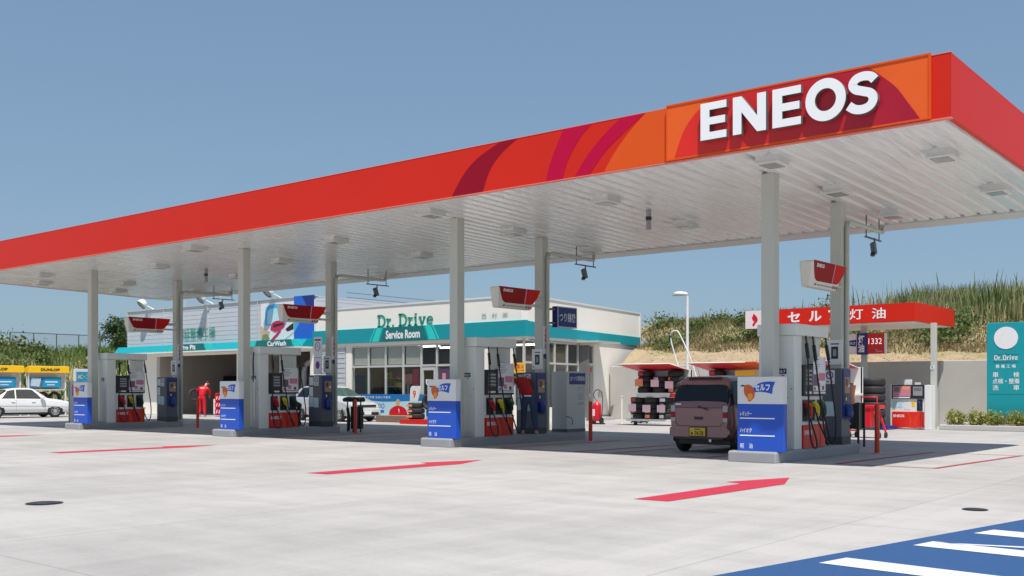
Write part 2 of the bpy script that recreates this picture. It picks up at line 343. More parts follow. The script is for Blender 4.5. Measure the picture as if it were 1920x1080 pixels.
for x0, x1 in ((-15.0, -9.75), (-23.3, -17.75), (-31.6, -26.0)): bays += [line((x0 + 2.2, 17.75), (x1 - 2.2, 17.75), .05)]
flat('bay_line', bays, MARKRD, .006)
flat('blue_road_paint', [[(-3.53, 6.59), (-2.61, 11.42), (-1.8, 15.5), (3, 15.5), (3, 3.4), (-4.12, 3.4)]], MARKB)
flat('road_lettering', [[(-3.16, 7.55), (-3.09, 7.92), (.6, 7.62), (.55, 7.25)], [(-2.9, 8.91), (-2.84, 9.25), (.7, 8.96), (.65, 8.62)],
     [(-2.78, 9.21), (-2.60, 9.21), (.1, 10.0), (-.35, 10.02)], [(-2.71, 10.01), (-2.63, 10.38), (.8, 10.1), (.75, 9.74)]], MARKW, .008)
mh = MB(); mh.cyl((-11.81, 5.82, .0), (-11.81, 5.82, .008), .205, n=32); mh.cyl((-11.81, 5.82, .004), (-11.81, 5.82, .013), .17, n=32, mi=1)
tag(mh.build('manhole_cover', [BLACK, BLACK]), 'larger round dark manhole cover on the pale concrete beyond the two left red arrows', 'manhole cover')
mh = MB(); mh.cyl((-3.24, 12.02, .0), (-3.24, 12.02, .008), .135, n=32); mh.cyl((-3.24, 12.02, .004), (-3.24, 12.02, .013), .11, n=32, mi=1)
o_ = tag(mh.build('manhole_cover', [BLACK, BLACK]), 'small round dark manhole cover beside the blue ground paint', 'manhole cover')

def smooth(a, b, t):
    t = np.clip((t - a) / (b - a), 0, 1); return t * t * (3 - 2 * t)
def nz2(x, y, s=1.0):
    return (np.sin(x * 1.3 * s + 1.7 * np.sin(y * .9 * s)) + np.sin(y * 1.1 * s + 2.1 * np.sin(x * .7 * s + 1)) + .5 * np.sin(2.9 * x * s + 2.3 * y * s)) / 2.5
def hz(x, y):           # hill behind the retaining wall
    d = y - 38.7
    rid = 4.66 + .012 * np.clip(x + 26, -14, 22)
    dirt = 3.25 - .032 * np.clip(x + 26, 0, 22)
    h = 2.28 + (dirt - 2.28) * smooth(0, 2.3, d) + (rid - dirt) * smooth(1.6, 7.5, d)
    return h + .16 * nz2(x, y) * smooth(.2, 2, d) + .07 * nz2(x, y, 3.1) * smooth(.1, 1, d) - .25 * np.clip(d - 12, 0, 60)
def hl(x, y):           # slope beyond the left edge of the site
    d = -55.2 - x
    return .05 + 3.45 * smooth(0, 12, d) + .25 * nz2(x, y, .8) * smooth(.5, 5, d) - .12 * np.clip(d - 14, 0, 60)
def terrain(name, fn, x0, x1, y0, y1, st, mats, face_mat, keep=lambda x, y: True):
    xs = np.arange(x0, x1 + st, st); ys = np.arange(y0, y1 + st, st); XX, YY = np.meshgrid(xs, ys); ZZ = fn(XX, YY)
    v = np.stack([XX, YY, ZZ], -1).reshape(-1, 3); nx, ny = len(xs), len(ys)
    f = [(j * nx + i, j * nx + i + 1, (j + 1) * nx + i + 1, (j + 1) * nx + i) for j in range(ny - 1) for i in range(nx - 1) if keep(xs[i], ys[j])]
    me = bpy.data.meshes.new(name); me.from_pydata(v.tolist(), [], f)
    for m in mats: me.materials.append(m)
    me.polygons.foreach_set('material_index', [face_mat(*v[q[0]]) for q in f]); me.polygons.foreach_set('use_smooth', [True] * len(f))
    o = bpy.data.objects.new(name, me); COL.objects.link(o); return tag(o, kind='structure')
def dirt_top(x, y): return 40.5 + .5 * nz2(np.float64(x), np.float64(3.0), .7) + .35 * nz2(np.float64(x), np.float64(1.0), 2.9) - .035 * min(max(x + 26, 0), 22)
terrain('hill', hz, -30, 40, 38.65, 75, .35, [HILLM, DIRT], lambda x, y, z: 1 if y < dirt_top(x, y) else 0, lambda x, y: x > -24.45 - .1617 * (y - 31) or y > 42.6)
terrain('hill', hl, -110, -55.2, -10, 75, .6, [HILLM, DIRT], lambda x, y, z: 0)

def blades(name, pts, h, w, lean, m, parent=None, kind='stuff', seg=3, plume=None):
    """tapering bent leaves, one quad strip each"""
    n = len(pts); a = RNG.uniform(0, 2 * math.pi, n); h = np.broadcast_to(h, n); w = np.broadcast_to(w, n); le = RNG.uniform(.15, 1, n) * lean
    b = RNG.uniform(0, 2 * math.pi, n); V = np.zeros((n, seg + 1, 2, 3))
    for k in range(seg + 1):
        t = k / seg; c = pts + np.stack([np.cos(a) * le * h * t ** 2, np.sin(a) * le * h * t ** 2, h * t * (1 - .15 * le * t)], -1)
        hw = w * (1 - .85 * t ** 1.5) * .5; sd = np.stack([np.cos(b) * hw, np.sin(b) * hw, 0 * hw], -1); V[:, k, 0] = c - sd; V[:, k, 1] = c + sd
    base = np.arange(n)[:, None] * (seg + 1) * 2; q = np.concatenate([base + np.array([[2 * k, 2 * k + 1, 2 * k + 3, 2 * k + 2]]) for k in range(seg)], 1).reshape(-1, 4)
    return arr_mesh(name, V.reshape(-1, 3), q, m, parent, kind)
def arr_mesh(name, V, q, m, parent=None, kind=None):
    me = bpy.data.meshes.new(name); me.vertices.add(len(V)); me.vertices.foreach_set('co', V.astype(np.float32).ravel())
    me.loops.add(q.size); me.loops.foreach_set('vertex_index', q.astype(np.int32).ravel()); me.polygons.add(len(q))
    me.polygons.foreach_set('loop_start', np.arange(0, q.size, 4, dtype=np.int32)); me.update(calc_edges=True); me.materials.append(m)
    o = bpy.data.objects.new(name, me); COL.objects.link(o)
    if parent: o.parent = parent
    if kind: o['kind'] = kind
    return o
def leaves(name, pts, size, m, parent=None, kind=None, up=.4):
    """leaf-sized faces, each turned its own way, folded on the midrib"""
    n = len(pts); d = RNG.normal(size=(n, 3)); d[:, 2] += up; d /= np.linalg.norm(d, axis=1)[:, None]
    t = RNG.normal(size=(n, 3)); t -= (t * d).sum(1)[:, None] * d; t /= np.linalg.norm(t, axis=1)[:, None]; b = np.cross(d, t)
    s = np.broadcast_to(size, n)[:, None] * RNG.uniform(.6, 1.35, (n, 1)); V = np.stack([pts - t * s * .5, pts + b * s * .28 + d * s * .1, pts + t * s * .5, pts - b * s * .28 + d * s * .1], 1)
    return arr_mesh(name, V.reshape(-1, 3), np.arange(4 * n).reshape(-1, 4), m, parent, kind)
def on(fn, n, x0, x1, y0, y1, keep=None):
    p = np.stack([RNG.uniform(x0, x1, n), RNG.uniform(y0, y1, n)], -1)
    if keep is not None: p = p[keep(p[:, 0], p[:, 1])]
    if fn is hz: p = p[(p[:, 0] > -24.3 - .1617 * (p[:, 1] - 31)) | (p[:, 1] > 42.8)]
    return np.column_stack([p, fn(p[:, 0], p[:, 1]) - .03])
# reeds on the crest: taller and denser towards the right, thin and low over the middle
dens = lambda x, y: RNG.uniform(0, 1, len(x)) < np.clip(.35 + .6 * nz2(x, y, .6) + .028 * (x + 20), .06, 1)
p = on(hz, 30000, -27, 10, 43.2, 50, dens)
hh = (.42 + .72 * smooth(-23, -11, p[:, 0]) + .32 * nz2(p[:, 0], p[:, 1], .9)) * RNG.uniform(.6, 1.08, len(p))
tag(blades('reeds', p, np.clip(hh, .25, 2.3), RNG.uniform(.03, .072, len(p)), .26, REED), 'tall green and straw-coloured reeds along the crest of the bank', 'reeds')
p = on(hz, 150, -26, 6, 44, 49)
tag(blades('reed_plumes', p, (.75 + .95 * smooth(-23, -11, p[:, 0])) * RNG.uniform(.8, 1.15, len(p)), .075, .22, SHRUBM), 'dark feathery reed stems standing above the bank', 'reeds')
p = on(hz, 90000, -27.5, 9, 40.4, 47, lambda x, y: (y > 40.45 - 1.5 * RNG.uniform(0, 1, len(x)) ** 4 + .5 * nz2(x, 3.0 + 0 * x, .7) - .035 * np.clip(x + 26, 0, 22)) & (RNG.uniform(0, 1, len(x)) < np.clip(.6 + .6 * nz2(x, y, .9), .1, 1)))
tag(blades('grass', p, RNG.uniform(.08, .34, len(p)), RNG.uniform(.02, .045, len(p)), .9, GRASSM), 'dry yellow-green grass covering the slope above the sandy cut', 'grass')
c = on(hz, 95, -27, 2, 40.7, 45.6); c = c[np.abs(nz2(c[:, 0], c[:, 1], .5)) > .22]
pts = []
for q in c:
    r = RNG.uniform(.3, 1.0) ** 1.2; k = int(420 * r * r + 60); u = RNG.normal(size=(k, 3)) * np.array([.55, .5, .3]) * r; pts.append(q + np.array([0, 0, .22 * r + .1]) + u * np.array([1, 1, .8]))
pts = np.concatenate(pts); pts[:, 2] = np.maximum(pts[:, 2], hz(pts[:, 0], pts[:, 1]) + .02)
tag(leaves('undergrowth', pts, .15, SHRUBM, kind='stuff'), 'low dark shrubs scattered over the bank slope', 'undergrowth')
p = on(hl, 60000, -80, -55.6, 14, 50, lambda x, y: RNG.uniform(0, 1, len(x)) < np.clip(.7 + .5 * nz2(x, y, .5), .15, 1))
tag(blades('grass', p, RNG.uniform(.25, .9, len(p)) * (.6 + .5 * smooth(58, 66, -p[:, 0])), RNG.uniform(.04, .08, len(p)), .6, GRASSG), 'green grass on the slope behind the yellow tyre racks', 'grass')
pts = []
for q in on(hl, 75, -72, -58, 20, 44):
    r = RNG.uniform(.4, .85); k = int(300 * r); pts.append(q + np.array([0, 0, .35 * r]) + RNG.normal(size=(k, 3)) * np.array([.5, .5, .32]) * r)
for q, r in (((-66.5, 30.3, 3.9), 1.2), ((-67, 28.2, 3.9), 1.3), ((-66, 32.0, 3.7), .8)):
    pts.append(np.array(q) + RNG.normal(size=(900, 3)) * np.array([.6, .6, .36]) * r)
pts = np.concatenate(pts)
tag(leaves('undergrowth', pts, .24, SHRUBM, kind='stuff'), 'green bushes on the slope behind the yellow tyre racks', 'undergrowth')
# pebbles of the sandy cut
pb = on(hz, 2600, -25, 6, 38.8, 41.0); V = []; q = []
tag(leaves('rubble', pb + np.array([0, 0, .03]), .075, DIRT, kind='stuff', up=.1), 'crumbled sandy stones on the raw cut above the concrete wall', 'rubble')

# tree beyond the left slope
tr = thing('tree', 'leafy green tree rising between the pump columns beside the grey siding', 'tree', (-68, 38.6, 3.5))
t = MB(); t.tube([(0, 0, -.3), (.05, .05, .9), (-.05, .1, 1.7), (.1, 0, 2.4)], [.17, .05], 8, smooth=1)
for k in range(7):
    a = k * 2.4; t.tube([(0, 0, .7 + .2 * k), (.5 * math.cos(a), .5 * math.sin(a), 1.2 + .2 * k), (.95 * math.cos(a), .95 * math.sin(a), 1.45 + .2 * k)], [.06, .015], 5, smooth=1)
t.build('trunk', BARK, tr); pts = []
for k in range(34):
    a = RNG.uniform(0, 6.28); r = RNG.uniform(.1, 1.15); z = RNG.uniform(.5, 2.75); r *= 1.25 - .38 * z * .8
    pts.append(np.array([r * math.cos(a), r * 1.2 * math.sin(a), z]) + RNG.normal(size=(130, 3)) * np.array([.24, .24, .17]))
leaves('crown', np.concatenate(pts), .17, TREEM, tr)
# chain-link fence on the left slope
fe = thing('fence', 'thin grey chain-link fence along the crest of the green slope', 'fence', (-67.5, 34, 0))
f = MB(fe.location); mesh = MB(fe.location); ys = np.arange(31.0, 39.6, 1.55)
for y in ys: pb_ = MB(fe.location); zt = 5.05; pb_.cyl((-67.5, y, 3.6), (-67.5, y, zt), .035, n=6); pb_.build('post', SLATE, fe)
f.cyl((-67.5, 31, 5.05), (-67.5, 39.5, 5.05), .03, n=6); f.cyl((-67.5, 31, 4.1), (-67.5, 39.5, 4.1), .02, n=6); f.build('rail', SLATE, fe)
for k in range(70):
    y = 31 + k * .12
    for sgn in (1, -1): mesh.cyl((-67.5, y, 4.1), (-67.5, min(39.5, max(31, y + sgn * .9)), 5.03), .0035, n=3)
mesh.build('mesh', SLATE, fe)

# ------------------------------------------------------------------ canopy
cy = thing('petrol_station_canopy', 'long red and orange station canopy with white soffit on eight grey columns', 'canopy', (-22, 20, 0))
O = cy.location
YF, YB, XR, XRB, XL = 15.95, 25.0, -4.64, -4.46, -39.7
zs = lambda y: 5.38 - (y - YF) * .0243
xr = lambda y: XR + (XRB - XR) * (y - YF) / (YB - YF)
# soffit of ribbed steel sheets running front to back
s = MB(O); x = XL; pitch = .34; prof = []
while x < XR - .05:
    prof += [(x, random.uniform(0, .004)), (x + .20, random.uniform(.004, .012)), (x + .235, .055), (x + .305, .055)]; x += pitch
prof = [q for q in prof if q[0] < XR - .02] + [(XR - .02, 0)]
n = len(prof); vv = [(a, YF + .02, zs(YF) + .012 + b) for a, b in prof] + [(a + (.18 if i > n - 4 else 0), YB - .6, zs(YB - .6) + .012 + b) for i, (a, b) in enumerate(prof)]
s.add(vv, [(i, n + i, n + i + 1, i + 1) for i in range(n - 1)])
s.build('soffit', SOFFIT, cy)
s = MB(O)   # flat margin plates along back edge and ends
def slab(mb, poly, dz0, dz1, mi=0):
    n = len(poly); v = [(x, y, zs(y) + d) for d in (dz0, dz1) for x, y in poly]
    mb.add(v, [list(range(n))[::-1], list(range(n, 2 * n))] + [(i, (i + 1) % n, n + (i + 1) % n, n + i) for i in range(n)], mi)
slab(s, [(XL, YB - .75), (xr(YB - .75), YB - .75), (XRB, YB), (XL, YB)], -.004, .05)
s.build('soffit_margin', mat('margin_white', (.60, .60, .575), .45, var=.04), cy)
s = MB(O); slab(s, [(XL + .05, YF + .1), (XR - .05, YF + .1), (XRB - .05, YB - .1), (XL + .05, YB - .1)], .09, .8); s.build('roof_deck', ALU, cy)
# fascia
f = MB(O); ft = .96
f.box(XL, XR - .001, YF, YF + .08, 5.38, 5.38 + ft); f.build('front_fascia', REDF, cy)
f = MB(O); v = [(XR, YF, 5.38), (XRB, YB, zs(YB)), (XRB, YB, zs(YB) + ft), (XR, YF, 5.38 + ft)]; vi = [(a - .08, b, c) for a, b, c in v]
f.add([(a + .002, b, c) for a, b, c in v] + vi, [(0, 1, 2, 3), (7, 6, 5, 4), (0, 4, 5, 1), (3, 2, 6, 7), (1, 5, 6, 2)]); f.build('side_fascia', REDSIDE, cy)
f = MB(O); f.box(XL, XRB, YB, YB + .06, zs(YB) + .01, zs(YB) + ft); f.build('back_fascia', WHITE, cy)
f = MB(O); f.add([(XL, YF, 5.38), (XL, YB, zs(YB)), (XL, YB, zs(YB) + ft), (XL, YF, 5.38 + ft)], [(0, 3, 2, 1)]); f.build('side_fascia', REDSIDE, cy)
f = MB(O); f.box(XL, XR + .004, YF - .006, YF + .1, 5.364, 5.381); f.box(XL, XR + .004, YF - .006, YF + .1, 6.339, 6.35); f.build('edge_trim', mat('pink_trim', srgb(232, 120, 105), .4, var=.03), cy)
FA = dict(O=(0, YF, 0), A=X, B=Z)
sw = MB(O)
def arcpoly(L, Rr): return catmull(L, 5) + catmull(Rr, 5)
b0, t0 = 5.386, 6.337
sw.prism(arcpoly([(-13.36, t0), (-13.98, 6.09), (-14.37, 5.8), (-14.70, b0)], [(-13.84, b0), (-13.64, 5.81), (-13.33, 6.11), (-12.92, t0)]), d0=.0, d1=.005, mi=0, **FA)
sw.prism(arcpoly([(-11.78, t0), (-12.0, 5.94), (-12.14, 5.63), (-12.21, b0)], [(-11.80, b0), (-11.67, 5.73), (-11.39, 6.11), (-11.12, t0)]), d0=.0, d1=.005, mi=1, **FA)
sw.prism(arcpoly([(-10.47, t0), (-10.9, 6.04), (-11.25, 5.72), (-11.52, b0)], [(-11.17, b0), (-10.82, 5.76), (-10.42, 6.04), (-9.95, t0)]), d0=.0, d1=.005, mi=1, **FA)
sw.prism(catmull([(-9.93, t0), (-10.31, 6.02), (-10.62, 5.69), (-10.84, b0)], 5) + [(-9.49, b0), (-9.49, t0)], d0=.0, d1=.007, mi=2, **FA)
sw.build('painted_swoosh', [CRIM, MAGE, ORNG], cy)
# raised sign panel with the station name
sp = MB(O); sp.box(-9.47, -4.92, YF - .05, YF - .001, 5.40, 6.36); spo = sp.build('sign_panel', ORNG2, cy)
fr = MB(O)
for a in ((-9.475, -4.915, 6.345, 6.375), (-9.475, -4.915, 5.385, 5.412), (-9.475, -9.45, 5.412, 6.345), (-4.945, -4.915, 5.412, 6.345)): fr.box(a[0], a[1], YF - .062, YF - .02, a[2], a[3])
fr.build('panel_rim', ORNG, spo)
ng = bpy.data.materials.new('red_gradient_print'); ng.use_nodes = True; n_ = ng.node_tree; b_ = n_.nodes['Principled BSDF']; b_.inputs['Roughness'].default_value = .35
tc_ = n_.nodes.new('ShaderNodeTexCoord'); sx_ = n_.nodes.new('ShaderNodeSeparateXYZ'); mr_ = n_.nodes.new('ShaderNodeMapRange'); cr_ = n_.nodes.new('ShaderNodeValToRGB')
mr_.inputs[1].default_value = -9.2 - O.x; mr_.inputs[2].default_value = -5.2 - O.x
n_.links.new(tc_.outputs['Object'], sx_.inputs[0]); n_.links.new(sx_.outputs[0], mr_.inputs[0]); n_.links.new(mr_.outputs[0], cr_.inputs[0]); n_.links.new(cr_.outputs[0], b_.inputs[0])
cr_.color_ramp.elements[0].color = (*srgb(222, 40, 22), 1); cr_.color_ramp.elements[1].color = (*srgb(165, 8, 40), 1)
el = MB(O); el.prism(catmull([(-8.55, 6.338), (-8.86, 6.16), (-9.12, 5.87), (-9.31, 5.415)], 6) + catmull([(-5.07, 5.415), (-5.25, 5.69), (-5.46, 5.99), (-5.85, 6.338)], 6), (0, YF - .05, 0), X, Z, 0, .006)
el.build('painted_ellipse', ng, spo)
def big_letters(mb, x0, z0, h, Yp, d, sc=1.0):
    """bold geometric capitals E N E O S"""
    B = lambda a0, a1, c0, c1, ox, w: mb.prism([(ox + a0 * w, c0), (ox + a1 * w, c0), (ox + a1 * w, c1), (ox + a0 * w, c1)], (x0, Yp, z0), X * h, Z * h, 0, d, 0, 1)
    def Eg(ox, w=.78): mb.prism([(ox, 0), (ox + w, 0), (ox + w, .20), (ox + .27, .20), (ox + .27, .40), (ox + w * .95, .40), (ox + w * .95, .60), (ox + .27, .60), (ox + .27, .80), (ox + w, .80), (ox + w, 1), (ox, 1)], (x0, Yp, z0), X * h, Z * h, 0, d, 0, 1)
    Eg(0)
    n0 = .97; mb.prism([(n0, 0), (n0 + .25, 0), (n0 + .25, .58), (n0 + .70, 0), (n0 + .95, 0), (n0 + .95, 1), (n0 + .70, 1), (n0 + .70, .42), (n0 + .25, 1), (n0, 1)], (x0, Yp, z0), X * h, Z * h, 0, d, 0, 1)
    Eg(2.10)
    P0 = Vector((x0, Yp, z0)); k = 56; rr = [(.525, .535), (.275, .285)]
    V = [P0 + X * h * (3.525 + a * math.cos(t)) + Z * h * (.5 + b * math.sin(t)) - Y * dd for dd in (d, 0) for a, b in rr for t in np.linspace(0, 2 * math.pi, k + 1)[:-1]]
    mb.add(V, [(i, k + i, k + (i + 1) % k, (i + 1) % k) for i in range(k)], 0); mb.add(V, [(i, (i + 1) % k, 2 * k + (i + 1) % k, 2 * k + i) for i in range(k)] + [(k + i, 3 * k + i, 3 * k + (i + 1) % k, k + (i + 1) % k) for i in range(k)], 1)
    q = [(.72, .77), (.62, .87), (.43, .905), (.25, .86), (.165, .735), (.24, .61), (.43, .535), (.62, .455), (.685, .30), (.60, .155), (.42, .095), (.22, .125), (.06, .235)]
    stroke_prism(mb, [(4.06 + a * .98, c) for a, c in q], .22, (x0, Yp, z0), X * h, Z * h, 0, d, 0, 1, 5)
lt = MB(O); big_letters(lt, -8.73, 5.615, .632, YF - .06, .10); lt.build('lettering', [LETW, LETG], spo)
# columns
for k, xc in enumerate(XC):
    for yc in (17.93, 21.2):
        xx = xc - (0.02 * k if yc > 20 else 0)
        c = MB(O); c.box(xx - .125, xx + .125, yc - .125, yc + .125, .195, zs(yc) + .02)
        cc = c.build('column', COLM, cy, .012)
        b = MB(O); b.box(xx - .17, xx + .17, yc - .17, yc + .17, .197, .225)
        for sx in (-1, 1):
            for sy in (-1, 1): b.cyl((xx + sx * .145, yc + sy * .145, .225), (xx + sx * .145, yc + sy * .145, .25), .015, n=6)
        b.build('base_plate', COLM, cc)
# ceiling lights
FIX = [(-7.9, 16.85), (-7.9, 19.8), (-7.85, 22.8), (-5.4, 18.1), (-5.38, 21.45), (-12.15, 17.95), (-12.2, 21.35), (-16.2, 16.9), (-16.2, 19.85), (-16.3, 23.3), (-20.95, 18.2), (-20.9, 21.4),
       (-25.4, 16.85), (-25.4, 19.9), (-25.1, 24.0), (-29.7, 18.4), (-29.7, 21.4), (-35.1, 17.3), (-35.1, 20.4), (-35.1, 23.35), (-37.6, 18.5), (-37.6, 21.5)]
for x, y in FIX:
    z = zs(y); c = MB(O); c.box(x - .20, x + .20, y - .26, y + .26, z - .09, z + .075); fx = c.build('ceiling_light', WHITE, cy, .01)
    c = MB(O); c.box(x - .245, x + .245, y - .305, y + .305, z - .108, z - .088); c.build('flange', WHITE, fx)
    c = MB(O); c.box(x - .15, x + .15, y - .2, y + .2, z - .118, z - .107); c.build('lens', LENS, fx)
for x, y in ((-12.1, 19.55), (-29.3, 19.85)):
    z = zs(y); c = MB(O); c.cyl((x, y, z + .02), (x, y, z - .14), .055, n=12); c.cyl((x, y, z - .14), (x, y, z - .22), .065, n=12, mi=1); c.cyl((x, y, z - .22), (x, y, z - .42), .045, .06, n=12, mi=0)
    c.build('hanging_sensor', [GREYT, BLACK], cy)

# ------------------------------------------------------------------ pump islands and what stands on them
WHO = ['by the brown minicar', 'where the man in jeans bends', 'in front of the silver hatchback', 'nearest the white saloon car']
IY1 = [21.25, 22.55, 21.15, 21.1]
for k, xc in enumerate(XC):
    i = thing('pump_island', 'raised grey kerb island with columns and pumps ' + WHO[k], 'island', (xc, 17.2, 0), 0, 'pump islands under the canopy')
    m = MB(i.location); m.box(xc - .5, xc + .45, 17.2, IY1[k], -.02, .2); m.build('kerb', CURB, i, .035, 3)
    m = MB(i.location); m.box(xc - .47, xc + .42, 17.23, IY1[k] - .03, .15, .203); m.build('paving', mat('island_top', (.34, .34, .345), .7, var=.12, scale=4), i)
# price boards: white top, blue field, self-service flag
pbd = thing('price_board', 'white and blue self-service fuel board ' + WHO[0], 'sign', (-8.8, 17.3, .2), 0, 'blue and white fuel boards')
w, h = .9, 1.36
m = MB(); m.box(0, w, 0, .16, .0, .86, 0); m.build('blue_panel', BLUE, pbd, .006)
m = MB(); m.box(0, w, 0, .16, .863, h, 0); m.build('white_panel', mat('board_white', (.72, .72, .72), .45, var=.03), pbd, .006)
m = MB()
m.prism(catmull([(.27, 1.05), (.33, 1.17), (.45, 1.245), (.60, 1.27), (.745, 1.265)], 4) + catmull([(.745, 1.265), (.70, 1.16), (.685, 1.045)], 4) + catmull([(.685, 1.045), (.55, 1.075), (.40, 1.085), (.27, 1.05)], 4), (0, 0, 0), X, Z, 0, .004)
lg = m.build('flag_emblem', BLUE, pbd)
text('セルフ', (.345, -.004, 1.105), X, Z, .30, .12, LETW, pbd, .003, .035)
m = MB()
m.prism(catmull([(.13, 1.10), (.14, 1.19), (.20, 1.215), (.27, 1.20), (.33, 1.13), (.345, 1.03), (.31, .95), (.235, .905), (.20, .97), (.15, 1.03), (.13, 1.10)], 3)[:-1], (0, 0, 0), X, Z, 0, .006)
m.prism([(.05, 1.185), (.14, 1.18), (.16, 1.20), (.10, 1.215)], (0, 0, 0), X, Z, .0, .005, 2)
m.prism(catmull([(.20, 1.03), (.27, 1.06), (.315, 1.02), (.29, .955), (.235, .93), (.20, 1.03)], 3)[:-1], (0, 0, 0), X, Z, .006, .009, 1)
m.build('nozzle_emblem', [mat('emblem_orange', srgb(205, 92, 25), .4, var=.15, scale=15), mat('emblem_amber', srgb(235, 150, 50), .4, var=.1), BLACK], pbd)
m = MB()
for z, q in ((.60, 'レギュラー'), (.285, 'ハイオク')):
    text(q, (.055, 0, z + .045 - (.0 if z > .5 else -.01)), X, Z, .23, .085, None, mb=m, depth=.004, bold=.015)
    m.rect((0, 0, 0), X, Z, .05, .735, z - .008, z + .012, 0, .004)
text('軽　油', (.055, 0, .05), X, Z, .25, .095, None, mb=m, depth=.004, bold=.0)
m.build('lettering', LETW, pbd)
for k, x in ((1, -16.72), (2, -24.87), (3, -33.1)): dup(pbd, (x, 17.3, .2), 'white and blue self-service fuel board ' + WHO[k])

# fuel dispensers
def lerp(a, b, t): return a + (b - a) * t
fd = thing('fuel_dispenser', 'grey arched fuel dispenser with red base ' + WHO[0], 'fuel pump', (XC[0], 18.2, .2), 0, 'fuel dispensers under the canopy')
m = MB(); m.box(-.36, .36, 0, .33, 0, 2.14); m.build('front_pylon', PYL, fd, .012)
m = MB(); m.box(-.30, .26, 1.22, 1.42, 0, 2.14); m.build('rear_pylon', PYL, fd, .012)
m = MB(); m.box(-.38, .42, -.04, 1.47, 2.142, 2.36); m.build('top_beam', PYL, fd, .02, 3)
m = MB(); m.box(-.31, .33, .335, 1.215, 0.02, 1.02); m.box(-.31, .36, .335, 1.44, .455, .50); m.build('cabinet', PYLB, fd)
m = MB(); m.box(-.33, .38, .36, 1.40, .0, .45, 0); rb = m.build('base_panel', [REDP], fd, .012)
m = MB()
m.prism(catmull([(.66, .44), (.78, .3), (.83, .16), (.84, .02)], 4) + catmull([(.93, .02), (.92, .18), (.86, .32), (.78, .44)], 4), (.38, 0, 0), Y, Z, 0, .004)
m.prism(catmull([(1.06, .44), (1.14, .3), (1.17, .16), (1.18, .02)], 4) + catmull([(1.36, .02), (1.36, .18), (1.36, .32), (1.36, .44)], 4), (.38, 0, 0), Y, Z, 0, .004)
m.build('painted_swoosh', REDO, rb)
text('ENEOS', (.38, .40, .265), Y, Z, .36, .085, LETW, rb, .005, .03)
m = MB(); m.box(-.32, .40, .34, .78, 1.0, 1.60); dp = m.build('display', BLACK, fd, .015)
m = MB(); m.rect((.40, 0, 0), Y, Z, .40, .73, 1.18, 1.54, 0, .004, 0); 
for z in (1.22, 1.30, 1.38, 1.46): m.rect((.40, 0, 0), Y, Z, .43, .70, z, z + .045, .004, .007, 1)
m.rect((.40, 0, 0), Y, Z, .50, .68, 1.045, 1.09, 0, .005, 2); m.rect((.40, 0, 0), Y, Z, .42, .46, 1.05, 1.085, 0, .005, 2)
m.build('readout', [DARK, GREYT, PAPER], dp)
m = MB(); m.box(.0, .39, .785, 1.40, 1.0, 1.05); m.box(.30, .385, .785, 1.40, 1.05, 1.62); nb = m.build('notice_board', BLACK, fd, .006)
m = MB(); Q = dict(O=(.385, 0, 0), A=Y, B=Z)
m.rect(**Q, a0=.80, a1=1.385, b0=1.40, b1=1.76, d0=-.006, d1=.004, mi=0); m.rect(**Q, a0=.80, a1=1.385, b0=1.10, b1=1.398, d0=0, d1=.004, mi=0)
m.rect(**Q, a0=.81, a1=1.02, b0=1.20, b1=1.42, d0=.004, d1=.007, mi=1); m.rect(**Q, a0=1.06, a1=1.35, b0=1.30, b1=1.45, d0=.004, d1=.007, mi=2)
m.rect(**Q, a0=.84, a1=.9, b0=1.12, b1=1.17, d0=.004, d1=.007, mi=3); m.rect(**Q, a0=1.22, a1=1.30, b0=1.12, b1=1.2, d0=.004, d1=.007, mi=3); m.rect(**Q, a0=1.02, a1=1.12, b0=1.14, b1=1.25, d0=.004, d1=.007, mi=2)
m.rect(**Q, a0=.81, a1=1.38, b0=1.045, b1=1.085, d0=0, d1=.006, mi=0)
for q in range(5): m.rect(**Q, a0=.85, a1=1.05 + .05 * (q % 3), b0=1.52 + .045 * q, b1=1.535 + .045 * q, d0=.004, d1=.006, mi=4)
m.rect(**Q, a0=.83, a1=.87, b0=1.66, b1=1.72, d0=.004, d1=.007, mi=3)
m.build('notice', [PAPER, mat('print_mauve', srgb(120, 95, 110), .6, var=.4, scale=30), PINK, mat('print_dark_red', srgb(130, 30, 40), .6, var=.4, scale=30), GREYT], nb)
m = MB()
for y in (.42, .76, 1.10): m.box(.325, .345, y, y + .24, .52, .93)
m.build('nozzle_bay', BLACK, fd)
def nozzle(y, mt, nm):
    m = MB(); a = (.40, y - .06, .83); 
    m.tube([(.40, y - .07, .84), (.415, y - .02, .86), (.42, y + .06, .79), (.41, y + .10, .68), (.40, y + .11, .62)], [.05, .075, .065, .05, .035], 8, smooth=1)
    m.tube([(.43, y - .05, .80), (.44, y - .02, .70), (.43, y + .07, .66)], .016, 5)
    nz = m.build(nm, mt, fd); m = MB(); m.tube([(.40, y + .11, .63), (.395, y + .115, .56), (.38, y + .10, .50)], .02, 6); m.build('spout', STEEL, nz)
nozzle(.52, NRED, 'nozzle'); nozzle(.86, NYEL, 'nozzle'); nozzle(1.20, NGRN, 'nozzle')
def hose(pts, sleeve):
    m = MB(); m.tube(pts, .017, 7, smooth=3); hs = m.build('hose', RUBBER, fd)
    m = MB(); m.tube(sleeve, .034, 8); m.build('sleeve', RUBBER, hs)
hose([(.40, .42, 2.14), (.44, .43, 1.75), (.46, .40, 1.1), (.50, .34, .45), (.52, .42, .04), (.55, .62, .0), (.50, .66, .22), (.42, .60, .52), (.42, .47, .78)], [(.41, .425, 2.0), (.44, .43, 1.72)])
